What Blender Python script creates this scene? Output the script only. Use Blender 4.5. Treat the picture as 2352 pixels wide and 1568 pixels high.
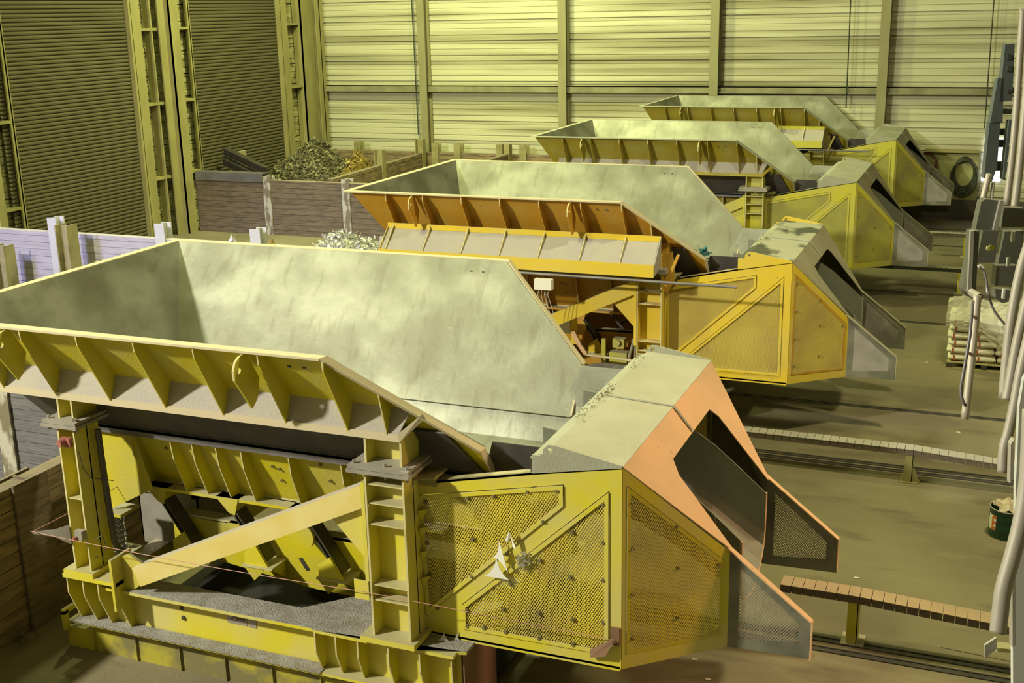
import bpy, math, random
from mathutils import Vector, Matrix
from mathutils.geometry import tessellate_polygon
random.seed(7)
SC = bpy.context.scene
for o in list(bpy.data.objects): bpy.data.objects.remove(o)
COL = SC.collection
ZF = 0.8                       # height of the floor in the survey frame; everything below is written in that frame

# ------------------------------------------------------------------ camera
FPX = 2719.17
CAM = Vector((9.2143, -7.6794, 6.8518))
_y, _p, _r = [math.radians(a) for a in (-22.4011, -15.6632, -1.2659)]
FW = Vector((math.sin(_y)*math.cos(_p), math.cos(_y)*math.cos(_p), math.sin(_p)))
_R0 = Vector((math.cos(_y), -math.sin(_y), 0)); _U0 = _R0.cross(FW)
RT = _R0*math.cos(_r) + _U0*math.sin(_r); UP = -_R0*math.sin(_r) + _U0*math.cos(_r)
cd = bpy.data.cameras.new('camera'); cam = bpy.data.objects.new('camera', cd); COL.objects.link(cam)
cd.sensor_width = 36; cd.lens = FPX/2352*36; cd.clip_end = 200; cd.clip_start = .05
m = Matrix.Identity(4)
for i in range(3): m[i][0] = RT[i]; m[i][1] = UP[i]; m[i][2] = -FW[i]
m.translation = CAM - Vector((0, 0, ZF)); cam.matrix_world = m
SC.camera = cam

# ------------------------------------------------------------------ world, lights, exposure
w = bpy.data.worlds.new('world'); SC.world = w; w.use_nodes = True
w.node_tree.nodes['Background'].inputs[0].default_value = (.8, .85, .6, 1)
w.node_tree.nodes['Background'].inputs[1].default_value = .06
def lamp(name, loc, target, power, color, size, sizey=None, kind='AREA', spot=1.2):
    l = bpy.data.lights.new(name, kind); l.energy = power; l.color = color
    if kind == 'AREA':
        l.shape = 'RECTANGLE' if sizey else 'DISK'; l.size = size
        if sizey: l.size_y = sizey
    else: l.shadow_soft_size = size
    if kind == 'SPOT': l.spot_size = spot; l.spot_blend = .6
    o = bpy.data.objects.new(name, l); COL.objects.link(o)
    loc = Vector(loc)-Vector((0, 0, ZF)); t = Vector(target)-Vector((0, 0, ZF))
    o.location = loc; o.rotation_euler = (t-loc).to_track_quat('-Z', 'Y').to_euler()
    return o
YG = (.95, 1.0, .38)
lamp('high_bay_light', (-1, 2, 13.5), (2.5, 3.5, 2), 620, YG, 1.0)
lamp('high_bay_light', (-4, 11, 13.5), (0, 13, 2), 950, YG, 1.0)
lamp('high_bay_light', (-6, 20, 13.5), (-6, 22, 1), 1750, YG, 1.0)
lamp('high_bay_light', (-1, 19, 13.5), (-2, 25, 2), 800, (.96, 1, .44), 1.0)
lamp('high_bay_light', (10.5, 5, 13.5), (9.3, 6.5, 1), 1000, (1, .90, .50), 1.0)
lamp('front_bay_light', (-8, -11.5, 13.8), (3, 2, 3), 5600, (1.0, .96, .72), .9)
lamp('doorway_daylight', (-11, 1.0, 9.5), (-7.8, 12, 1.5), 7000, (.52, .50, 1.0), 1.0, kind='SPOT', spot=.8)
lamp('sodium_light', (14.5, 3.2, 6.4), (7.6, 1.8, 2.2), 1500, (1.0, .53, .28), .4, kind='SPOT', spot=.62)
vs = SC.view_settings
vs.view_transform = 'Standard'; vs.look = 'None'; vs.exposure = .05; vs.gamma = 1; vs.use_curve_mapping = False

# ------------------------------------------------------------------ materials
def mk(name): 
    mt = bpy.data.materials.new(name); mt.use_nodes = True
    return mt, mt.node_tree.nodes, mt.node_tree.links, mt.node_tree.nodes['Principled BSDF']
def mat(name, base, rough=.6, metal=0, second=None, nscale=3, namt=.5, stretch=(1, 1, 1), dust=None, damt=.8, wear=None, bump=0, bscale=40, flat_lo=.35, nlo=.4, nhi=.65, spec=.5):
    """painted / dusty surface: base colour broken by noise, settled dust on faces that look up, small wear flecks"""
    mt, N, L, b = mk(name)
    b.inputs['Roughness'].default_value = rough; b.inputs['Metallic'].default_value = metal
    b.inputs['Specular IOR Level'].default_value = spec
    tc = N.new('ShaderNodeTexCoord'); mp = N.new('ShaderNodeMapping'); mp.inputs['Scale'].default_value = stretch
    L.new(tc.outputs['Object'], mp.inputs[0])
    col = None
    def rgb(c):
        n = N.new('ShaderNodeRGB'); n.outputs[0].default_value = (*c, 1); return n.outputs[0]
    def mix(fac, a, bb):
        n = N.new('ShaderNodeMix'); n.data_type = 'RGBA'; L.new(fac, n.inputs[0]); L.new(a, n.inputs[6]); L.new(bb, n.inputs[7]); return n.outputs[2]
    def noise(scale, lo, hi, amt, detail=5, vec=None):
        n = N.new('ShaderNodeTexNoise'); n.inputs['Scale'].default_value = scale; n.inputs['Detail'].default_value = detail
        L.new(vec or mp.outputs[0], n.inputs['Vector'])
        r = N.new('ShaderNodeMapRange'); r.inputs[1].default_value = lo; r.inputs[2].default_value = hi; r.inputs[4].default_value = amt
        L.new(n.outputs[0], r.inputs[0]); return r.outputs[0]
    col = rgb(base)
    if second: col = mix(noise(nscale, nlo, nhi, namt), col, rgb(second))
    if wear: col = mix(noise(bscale*.45, .70, .76, .7, 3, tc.outputs['Object']), col, rgb(wear))
    if dust:
        g = N.new('ShaderNodeNewGeometry'); s = N.new('ShaderNodeSeparateXYZ'); L.new(g.outputs['Normal'], s.inputs[0])
        r = N.new('ShaderNodeMapRange'); r.inputs[1].default_value = flat_lo; r.inputs[2].default_value = .9; r.inputs[4].default_value = damt
        L.new(s.outputs[2], r.inputs[0])
        col = mix(r.outputs[0], col, rgb(dust))
    L.new(col, b.inputs['Base Color'])
    if bump:
        n = N.new('ShaderNodeTexNoise'); n.inputs['Scale'].default_value = bscale; n.inputs['Detail'].default_value = 4; L.new(mp.outputs[0], n.inputs['Vector'])
        bp = N.new('ShaderNodeBump'); bp.inputs['Strength'].default_value = bump; bp.inputs['Distance'].default_value = .02
        L.new(n.outputs[0], bp.inputs['Height']); L.new(bp.outputs[0], b.inputs['Normal'])
    return mt
DUST = (.36, .34, .30)
MT = {}
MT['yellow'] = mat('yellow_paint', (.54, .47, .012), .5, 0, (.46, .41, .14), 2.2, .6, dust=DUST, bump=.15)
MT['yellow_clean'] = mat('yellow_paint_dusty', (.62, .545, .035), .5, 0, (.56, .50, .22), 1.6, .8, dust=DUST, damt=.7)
MT['yellow_dirty'] = mat('yellow_paint_grimy', (.40, .35, .04), .7, 0, (.17, .15, .08), 3.5, .9, dust=DUST, damt=.8, nlo=.42, nhi=.6)
MT['brace'] = mat('cream_yellow_brace', (.68, .58, .26), .6, 0, (.62, .48, .10), 3, .6, dust=(.5, .46, .45), damt=.8)
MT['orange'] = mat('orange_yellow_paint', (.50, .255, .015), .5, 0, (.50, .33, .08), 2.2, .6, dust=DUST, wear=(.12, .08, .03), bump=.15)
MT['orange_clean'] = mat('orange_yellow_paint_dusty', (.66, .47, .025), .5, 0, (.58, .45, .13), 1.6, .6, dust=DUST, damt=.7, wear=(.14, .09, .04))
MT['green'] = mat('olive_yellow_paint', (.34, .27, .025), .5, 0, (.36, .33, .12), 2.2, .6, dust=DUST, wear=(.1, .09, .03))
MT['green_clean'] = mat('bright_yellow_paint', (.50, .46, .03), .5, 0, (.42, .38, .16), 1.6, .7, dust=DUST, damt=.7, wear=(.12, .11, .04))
MT['rim'] = mat('cream_dust_on_steel', (.54, .46, .34), .7, 0, (.5, .46, .33), 4, .6)
MT['tray'] = mat('grey_dust_tray', (.35, .325, .32), .85, 0, (.40, .37, .30), 3, .5, bump=.3)
MT['dustgrey'] = mat('thick_grey_dust', (.30, .29, .30), .95, 0, (.20, .18, .15), 9, .7, bump=.8, bscale=60)
MT['mesh'] = mat('expanded_mesh_yellow', (.78, .66, .08), .55, 0, (.46, .38, .14), 1.3, .9)
MT['mesh_orange'] = mat('expanded_mesh_ochre', (.58, .46, .10), .6, 0, (.44, .32, .10), 1.6, .8, wear=(.06, .05, .04), bscale=30)
MT['mesh_green'] = mat('expanded_mesh_olive', (.42, .40, .08), .6, 0, (.26, .23, .09), 1.6, .8, wear=(.06, .05, .04), bscale=30)
MT['mesh_grey'] = mat('perforated_mesh_grey', (.42, .40, .34), .5, .2, (.2, .18, .14), 2, .8)
MT['hoodroof'] = mat('dusty_hood_roof', (.35, .35, .29), .9, 0, (.29, .285, .22), 2.2, .6, bump=.25)
MT['salmon'] = mat('salmon_glow_dust_plate', (.62, .40, .24), .8, 0, (.50, .36, .22), 2.5, .6, wear=(.30, .22, .15))  # sodium glow on the near hood is put into this dusty salmon tone
MT['hoodfront'] = mat('dusty_olive_plate', (.36, .33, .23), .85, 0, (.28, .25, .17), 2.5, .6)
MT['cheek'] = mat('sooty_grey_steel', (.20, .20, .16), .6, .2, (.09, .09, .07), 3, .8, bump=.1)
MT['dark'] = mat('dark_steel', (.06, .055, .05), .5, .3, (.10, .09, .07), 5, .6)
MT['shade_black'] = mat('painted_under_shade', (.022, .02, .016), .9)  # black that paints the shade under the machines
MT['bluesteel'] = mat('blue_grey_steel', (.19, .18, .21), .45, .3, (.12, .11, .12), 3, .6)
MT['shade_steel'] = mat('shaded_violet_grey_steel', (.075, .068, .075), .55, .2, (.12, .11, .11), 4, .6)  # dark tone stands for shade on the hopper underside and near trough plate
MT['extension'] = mat('grey_green_steel', (.24, .25, .21), .5, .3, (.17, .18, .15), 2, .7)
MT['cheeksheet'] = mat('dusty_violet_grey_sheet', (.30, .28, .27), .6, .1, (.16, .15, .13), 1.8, .9)
MT['roofstain'] = mat('stained_hood_roof', (.35, .35, .27), .9, 0, (.055, .058, .04), 1.6, .95, (1, .6, 1), bump=.3, nlo=.48, nhi=.54)
MT['edge'] = mat('cream_dust_on_plate_edges', (.56, .51, .30), .8, 0, (.46, .40, .16), 8, .6)
MT['greysteel'] = mat('dusty_grey_steel', (.34, .32, .30), .6, .3, (.22, .20, .17), 4, .6, dust=(.42, .40, .38))
MT['bolt'] = mat('dull_bolt_steel', (.22, .19, .10), .5, .4)
MT['brown'] = mat('reddish_brown_primer', (.20, .11, .07), .7)
MT['spring'] = mat('spring_steel', (.34, .34, .36), .35, .6)
MT['wood'] = mat('grey_brown_sleeper_wood', (.19, .145, .105), .9, 0, (.10, .075, .055), 5, .8, (.6, .6, 4), dust=(.26, .22, .17), bump=.6, bscale=14)
MT['wood_front'] = mat('brown_sleeper_wood', (.26, .19, .11), .9, 0, (.12, .09, .055), 4, .9, (.6, .6, 3), dust=(.22, .19, .14), bump=.6, bscale=14)
MT['wood_pale'] = mat('pale_daylit_wood', (.42, .40, .43), .9, 0, (.30, .28, .30), 4, .6, (.6, .6, 4), dust=(.48, .44, .42), bump=.4, bscale=14)  # bluish daylight on the bay wall is put into this pale colour
MT['wood_blue'] = mat('shaded_bluish_wood', (.17, .165, .19), .9, 0, (.10, .095, .11), 4, .6, (.6, .6, 4), bump=.4, bscale=14)  # darker twin of the pale wood, with the shade put into its colour
MT['post'] = mat('flaking_white_post', (.46, .44, .40), .8, 0, (.16, .13, .09), 6, .9, (1, 1, .5), bump=.4, nlo=.45, nhi=.55)
MT['postdust'] = mat('dusty_steel_post', (.30, .27, .13), .8, 0, (.20, .17, .08), 4, .7, dust=(.35, .33, .25))
MT['frame'] = mat('olive_dusty_frame_steel', (.30, .27, .12), .85, 0, (.22, .20, .085), 3, .7, (1, 1, .4))
MT['shutter'] = mat('roller_shutter_olive', (.095, .083, .045), .75, 0, (.075, .065, .033), .6, .7)
MT['wallsteel'] = mat('cream_profiled_sheet', (.55, .54, .40), .6, 0, (.17, .15, .07), 1.0, .75, (.10, 1, 2.6), bump=0, nlo=.44, nhi=.66)
MT['leftsheet'] = mat('cream_profiled_sheet_side', (.40, .38, .20), .7, 0, (.14, .12, .05), 2.2, .7, (1, 2.0, 2.0), nlo=.42, nhi=.6)
MT['girt'] = mat('girt_steel', (.26, .25, .16), .8, 0, (.15, .14, .09), 2, .7)
MT['column'] = mat('dusty_wall_column', (.27, .255, .15), .8, 0, (.20, .18, .10), 2, .6, (1, 1, .4))
MT['board'] = mat('cream_board', (.34, .33, .15), .7)
MT['hose'] = mat('black_rubber_hose', (.03, .035, .02), .6)
MT['redhose'] = mat('dark_red_hose', (.14, .05, .03), .6)
MT['pipe'] = mat('grey_conduit', (.36, .33, .30), .55, .2, (.26, .24, .20), 3, .6)
MT['pipe_warm'] = mat('pale_hanging_pipe', (.50, .45, .40), .5, .2, (.34, .30, .25), 3, .6)
MT['tray_green'] = mat('grey_green_cable_bracket', (.13, .135, .11), .6, .3, (.08, .08, .06), 3, .6)
MT['tray_blue'] = mat('blue_grey_bracket', (.10, .12, .13), .6, .3, (.06, .07, .075), 3, .6)
MT['whitepanel'] = mat('pale_grey_panel', (.50, .50, .50), .6, 0, (.42, .42, .42), 1, .5)
MT['whitepaint'] = mat('white_plastic', (.72, .70, .70), .5)
MT['sack'] = mat('white_woven_sack', (.80, .77, .70), .7, 0, (.55, .50, .38), 4, .6)
MT['redprint'] = mat('faded_red_print', (.42, .12, .07), .7)
MT['palletwood'] = mat('pale_pallet_wood', (.40, .36, .18), .8)
MT['drum'] = mat('dark_green_drum_paint', (.012, .06, .038), .35, 0, (.02, .05, .03), 6, .5)
MT['white'] = mat('white_card', (.85, .85, .86), .5)
MT['orangeprint'] = mat('orange_print', (.75, .16, .04), .5)
MT['pink'] = mat('pink_cord', (.50, .25, .22), .6)
MT['red'] = mat('red_plastic', (.34, .12, .11), .5)
MT['scrap'] = mat('dull_metal_scrap', (.15, .14, .075), .6, .3, (.30, .28, .19), 9, .8, nlo=.5, nhi=.62)
MT['rustscrap'] = mat('ochre_metal_scrap', (.34, .25, .05), .6, .2, (.20, .15, .05), 9, .8)
MT['brightscrap'] = mat('bright_metal_scrap', (.62, .62, .60), .4, .5, (.3, .29, .27), 12, .7)
MT['debris'] = mat('brown_debris', (.14, .12, .07), .8, 0, (.26, .24, .16), 30, .7)
MT['teal'] = mat('teal_cloth', (.02, .12, .14), .8)
MT['plate'] = mat('worn_sign_plate', (.36, .33, .33), .5, .3, (.26, .23, .22), 14, .6)
MT['print'] = mat('worn_print', (.12, .10, .10), .7)
MT['stain'] = mat('yellow_floor_paint', (.42, .40, .04), .8)
def liner_mat():
    mt, N, L, b = mk('worn_bright_liner_steel')
    b.inputs['Metallic'].default_value = .4
    tc = N.new('ShaderNodeTexCoord')
    def ns(scale, st, detail=6, rot=None):
        mp = N.new('ShaderNodeMapping'); mp.inputs['Scale'].default_value = st
        if rot: mp.inputs['Rotation'].default_value = rot
        n = N.new('ShaderNodeTexNoise'); n.inputs['Scale'].default_value = scale; n.inputs['Detail'].default_value = detail
        L.new(tc.outputs['Object'], mp.inputs[0]); L.new(mp.outputs[0], n.inputs['Vector']); return n.outputs[0]
    def rmp(a, stops):
        r = N.new('ShaderNodeValToRGB'); el = r.color_ramp.elements
        while len(el) < len(stops): el.new(.5)
        for e, (p, c) in zip(el, stops): e.position = p; e.color = (*c, 1)
        L.new(a, r.inputs[0]); return r.outputs[0]
    c1 = rmp(ns(1.1, (1, 1, 1.2)), [(.3, (.17, .17, .13)), (.45, (.22, .225, .185)), (.6, (.33, .34, .29)), (.8, (.20, .21, .19))])
    # slide marks that run down the sheet
    s = rmp(ns(9, (1.0, .25, .25), 3, (0, .35, 0)), [(.0, (.45, .43, .36)), (.34, (.62, .6, .52)), (.43, (1, 1, 1)), (1, (1, 1, 1))])
    m1 = N.new('ShaderNodeMix'); m1.data_type = 'RGBA'; m1.blend_type = 'MULTIPLY'; m1.inputs[0].default_value = .38; L.new(c1, m1.inputs[6]); L.new(s, m1.inputs[7])
    sc = rmp(ns(45, (.25, 1, 1), 4, (0, .7, .2)), [(.0, (0, 0, 0)), (.66, (0, 0, 0)), (.72, (.5, .5, .45)), (1, (.6, .6, .55))])
    m2 = N.new('ShaderNodeMix'); m2.data_type = 'RGBA'; m2.blend_type = 'ADD'; m2.inputs[0].default_value = .10; L.new(m1.outputs[2], m2.inputs[6]); L.new(sc, m2.inputs[7])
    L.new(m2.outputs[2], b.inputs['Base Color'])
    rr = N.new('ShaderNodeMapRange'); rr.inputs[3].default_value = .42; rr.inputs[4].default_value = .65; L.new(ns(3, (1, 1, 1)), rr.inputs[0]); L.new(rr.outputs[0], b.inputs['Roughness'])
    bp = N.new('ShaderNodeBump'); bp.inputs['Strength'].default_value = .12; bp.inputs['Distance'].default_value = .02; L.new(ns(14, (1, 1, 1)), bp.inputs['Height']); L.new(bp.outputs[0], b.inputs['Normal'])
    return mt
MT['liner'] = liner_mat()
def floor_mat():
    mt, N, L, b = mk('dusty_concrete_floor'); b.inputs['Roughness'].default_value = .8
    tc = N.new('ShaderNodeTexCoord')
    def ns(scale, lo, hi, amt, st=(1, 1, 1), d=6):
        mp = N.new('ShaderNodeMapping'); mp.inputs['Scale'].default_value = st; L.new(tc.outputs['Object'], mp.inputs[0])
        n = N.new('ShaderNodeTexNoise'); n.inputs['Scale'].default_value = scale; n.inputs['Detail'].default_value = d; L.new(mp.outputs[0], n.inputs['Vector'])
        r = N.new('ShaderNodeMapRange'); r.inputs[1].default_value = lo; r.inputs[2].default_value = hi; r.inputs[4].default_value = amt; L.new(n.outputs[0], r.inputs[0]); return r.outputs[0]
    def mix(f, a, c):
        n = N.new('ShaderNodeMix'); n.data_type = 'RGBA'; L.new(f, n.inputs[0])
        if isinstance(a, tuple): n.inputs[6].default_value = (*a, 1)
        else: L.new(a, n.inputs[6])
        n.inputs[7].default_value = (*c, 1); return n.outputs[2]
    c = mix(ns(.5, .35, .65, 1), (.215, .185, .115), (.15, .13, .08))
    c = mix(ns(3.5, .5, .7, .5, (.4, 1, 1)), c, (.22, .195, .125))
    c = mix(ns(2.2, .58, .7, .6, (.3, 1, 1)), c, (.09, .07, .05))
    c = mix(ns(60, .6, .7, .35), c, (.34, .30, .2))
    L.new(c, b.inputs['Base Color'])
    n = N.new('ShaderNodeTexNoise'); n.inputs['Scale'].default_value = 25; L.new(tc.outputs['Object'], n.inputs['Vector'])
    bp = N.new('ShaderNodeBump'); bp.inputs['Strength'].default_value = .25; bp.inputs['Distance'].default_value = .02; L.new(n.outputs[0], bp.inputs['Height']); L.new(bp.outputs[0], b.inputs['Normal'])
    return mt
MT['floor'] = floor_mat()
def film_mat():
    mt, N, L, b = mk('clear_plastic_film')
    b.inputs['Base Color'].default_value = (.62, .61, .52, 1); b.inputs['Roughness'].default_value = .2; b.inputs['Alpha'].default_value = .55
    return mt
MT['film'] = film_mat()
def glow_mat():
    mt, N, L, b = mk('bright_daylight_pane')
    b.inputs['Base Color'].default_value = (.8, .85, 1, 1); b.inputs['Emission Color'].default_value = (.85, .9, 1, 1); b.inputs['Emission Strength'].default_value = 2.5
    return mt
MT['glow'] = glow_mat()

# ------------------------------------------------------------------ mesh helpers
class M:
    def __init__(s, off=(0, 0, 0)): s.v = []; s.f = []; s.o = Vector(off)
    def add(s, vs, fs):
        n = len(s.v); s.v += [Vector(p) for p in vs]; s.f += [tuple(i+n for i in f) for f in fs]; return s
    def box(s, x0, x1, y0, y1, z0, z1):
        return s.add([(x0, y0, z0), (x1, y0, z0), (x1, y1, z0), (x0, y1, z0), (x0, y0, z1), (x1, y0, z1), (x1, y1, z1), (x0, y1, z1)],
              [(0, 3, 2, 1), (4, 5, 6, 7), (0, 1, 5, 4), (1, 2, 6, 5), (2, 3, 7, 6), (3, 0, 4, 7)])
    def plate(s, pts, t, holes=()):
        """flat polygon (3D points) with holes, extruded by vector t"""
        t = Vector(t); loops = [[Vector(p) for p in pts]] + [[Vector(p) for p in h] for h in holes]
        if holes:
            a = (loops[0][1]-loops[0][0]).normalized()
            nrm = Vector((0, 0, 0)); L0 = loops[0]
            for i in range(len(L0)): nrm += L0[i].cross(L0[(i+1) % len(L0)])
            nrm.normalize(); b = nrm.cross(a)
            l2 = [[Vector((p.dot(a), p.dot(b), 0)) for p in lp] for lp in loops]
            tris = tessellate_polygon(l2)
        flat = [p for lp in loops for p in lp]; n = len(flat)
        fs = [tuple(x) for x in tris] if holes else [tuple(range(n))]
        fs = fs + [tuple(reversed([i+n for i in f])) for f in fs]
        k = 0
        for lp in loops:
            q = len(lp)
            for i in range(q): fs.append((k+i, k+i+n, k+(i+1) % q+n, k+(i+1) % q))
            k += q
        return s.add(flat+[p+t for p in flat], fs)
    def bar(s, a, b, wd, h, side=None):
        """rectangular bar from a to b; wd along side, h across"""
        a, b = Vector(a), Vector(b); d = (b-a).normalized()
        sd = Vector(side) if side else d.cross(Vector((0, 0, 1)))
        if sd.length < 1e-4: sd = Vector((1, 0, 0))
        sd = (sd - d*sd.dot(d)).normalized(); up = sd.cross(d).normalized()
        c = [a+sd*wd/2*i+up*h/2*j for i, j in ((-1, -1), (1, -1), (1, 1), (-1, 1))]
        c += [p+(b-a) for p in c]
        return s.add(c, [(0, 3, 2, 1), (4, 5, 6, 7), (0, 1, 5, 4), (1, 2, 6, 5), (2, 3, 7, 6), (3, 0, 4, 7)])
    def tube(s, path, r, n=10, closed=False, cap=True):
        path = [Vector(p) for p in path]; q = len(path); base = len(s.v); prev = None
        for i, p in enumerate(path):
            if closed: d = path[(i+1) % q]-path[i-1]
            else: d = path[min(i+1, q-1)]-path[max(i-1, 0)]
            d.normalize()
            if prev is None:
                sd = d.cross(Vector((0, 0, 1)))
                if sd.length < .05: sd = d.cross(Vector((1, 0, 0)))
            else: sd = prev - d*prev.dot(d)
            sd.normalize(); prev = sd; up = sd.cross(d)
            rr = r[i] if isinstance(r, (list, tuple)) else r
            for k in range(n): a = 2*math.pi*k/n; s.v.append(p+sd*rr*math.cos(a)+up*rr*math.sin(a))
        for i in range(q if closed else q-1):
            j = (i+1) % q
            for k in range(n): s.f.append((base+i*n+k, base+i*n+(k+1) % n, base+j*n+(k+1) % n, base+j*n+k))
        if cap and not closed:
            s.f.append(tuple(base+k for k in reversed(range(n)))); s.f.append(tuple(base+(q-1)*n+k for k in range(n)))
        return s
    def cyl(s, a, b, r, n=14): return s.tube([a, b], r, n)
    def ibeam(s, a, b, wd, h, t=.015, side=(0, 1, 0)):
        """I beam from a to b; flanges wd wide along side, depth h"""
        a, b = Vector(a), Vector(b); d = (b-a).normalized(); sd = Vector(side); sd = (sd-d*sd.dot(d)).normalized(); up = sd.cross(d)
        s.bar(a+up*(h/2-t/2), b+up*(h/2-t/2), wd, t, sd); s.bar(a-up*(h/2-t/2), b-up*(h/2-t/2), wd, t, sd); s.bar(a, b, t, h-2*t, sd); return s
    def mirror(s, yc):
        for p in s.v: p.y = 2*yc-p.y
        s.f = [tuple(reversed(f)) for f in s.f]; return s
    def build(s, name, mt, parent=None, smooth=False, **kw):
        me = bpy.data.meshes.new(name)
        off = Vector((0, 0, ZF)) + s.o
        me.from_pydata([tuple(p-off) for p in s.v], [], s.f); me.update()
        me.materials.append(MT[mt] if isinstance(mt, str) else mt)
        dusty = mt in ('yellow', 'yellow_clean', 'orange', 'orange_clean', 'green', 'green_clean')
        if dusty: me.materials.append(MT['edge'])
        import bmesh
        bm = bmesh.new(); bm.from_mesh(me); bmesh.ops.recalc_face_normals(bm, faces=bm.faces); bm.to_mesh(me); bm.free()
        if dusty:       # dust caught on the thin sawn edges of the plates
            for p in me.polygons:
                c = [me.vertices[i].co for i in p.vertices]
                if len(c) == 4:
                    e = [(c[i]-c[i-1]).length for i in range(4)]
                    if min(e) < .021 and max(e) > .04 and p.normal.z > -.4: p.material_index = 1
        if smooth:
            for p in me.polygons: p.use_smooth = True
        o = bpy.data.objects.new(name, me); COL.objects.link(o)
        if parent: o.parent = parent
        else: o.location = s.o
        for k, v in kw.items(): o[k] = v
        return o
def parts(mm, name, mt, parent, **kw):
    """every separate solid of mm becomes a part of its own"""
    par = list(range(len(mm.v)))
    def fd(a):
        while par[a] != a: par[a] = par[par[a]]; a = par[a]
        return a
    for f in mm.f:
        for i in f[1:]: par[fd(i)] = fd(f[0])
    grp = {}
    for f in mm.f: grp.setdefault(fd(f[0]), []).append(f)
    for fs in grp.values():
        ids = sorted({i for f in fs for i in f}); mp = {a: k for k, a in enumerate(ids)}
        q = M(mm.o); q.add([mm.v[i] for i in ids], [tuple(mp[i] for i in f) for f in fs]); q.build(name, mt, parent, **kw)
def center_base(mm):
    """origin of a free-standing mesh at the middle of its base"""
    xs = [p.x for p in mm.v]; ys = [p.y for p in mm.v]; zs = [p.z for p in mm.v]
    mm.o = Vector(((min(xs)+max(xs))/2, (min(ys)+max(ys))/2, min(zs)-ZF)); return mm
def thing(name, label, cat, loc=(0, 0, ZF), group=None):
    o = bpy.data.objects.new(name, None); COL.objects.link(o); o.location = (loc[0], loc[1], loc[2]-ZF); o.empty_display_size = .2
    o['label'] = label; o['category'] = cat
    if group: o['group'] = group
    return o
def solo(mm, name, mt, label, cat, group=None, smooth=False, kind=None):
    center_base(mm); o = mm.build(name, mt, None, smooth); o['label'] = label; o['category'] = cat
    if group: o['group'] = group
    if kind: o['kind'] = kind
    return o
def struct(mm, name, mt): o = mm.build(name, mt); o['kind'] = 'structure'; return o
def copy_to(o, parent, dx=0, dy=0, dz=0):
    c = o.copy(); COL.objects.link(c); c.parent = parent; c.location = Vector(o.location)+Vector((dx, dy, dz)); return c
def pix(px, py, d):
    """point at depth d on the line of sight of photo pixel (px, py)"""
    return CAM + FW*d + RT*((px-1176)/FPX*d) - UP*((py-784)/FPX*d)

# clip a 2D segment to a convex polygon, for lattice strands
def clipseg(p, q, poly):
    t0, t1 = 0., 1.; d = (q[0]-p[0], q[1]-p[1]); area = sum(poly[i][0]*poly[(i+1) % len(poly)][1]-poly[(i+1) % len(poly)][0]*poly[i][1] for i in range(len(poly)))
    sg = 1 if area > 0 else -1
    for i in range(len(poly)):
        a, b = poly[i], poly[(i+1) % len(poly)]; nx, ny = -(b[1]-a[1])*sg, (b[0]-a[0])*sg
        den = nx*d[0]+ny*d[1]; num = nx*(p[0]-a[0])+ny*(p[1]-a[1])
        if abs(den) < 1e-12:
            if num < 0: return None
            continue
        t = -num/den
        if den > 0: t0 = max(t0, t)
        else: t1 = min(t1, t)
    if t0 >= t1: return None
    return [(p[0]+d[0]*t, p[1]+d[1]*t) for t in (t0, t1)]
def lattice(mm, poly, fn, cw, ch, wd, nrm, th=.004):
    """expanded metal: two crossing families of flat strands inside the convex polygon"""
    us = [p[0] for p in poly]; vs_ = [p[1] for p in poly]; u0, u1, v0, v1 = min(us), max(us), min(vs_), max(vs_)
    nrm = Vector(nrm); H = v1-v0; run = H*cw/ch
    for sgn in (1, -1):
        k = u0-run; 
        while k < u1+run:
            sg = clipseg((k, v0), (k+sgn*run, v1), poly); k += cw
            if not sg: continue
            a, b = Vector(fn(*sg[0])), Vector(fn(*sg[1]))
            if (b-a).length < .01: continue
            d = (b-a).normalized(); sd = d.cross(nrm).normalized()*wd/2; o = nrm*(th if sgn > 0 else 0)
            mm.add([a+sd+o, b+sd+o, b-sd+o, a-sd+o, a+sd+o-nrm*th, b+sd+o-nrm*th, b-sd+o-nrm*th, a-sd+o-nrm*th], [(0, 1, 2, 3), (4, 7, 6, 5), (0, 4, 5, 1), (2, 6, 7, 3)])

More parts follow.
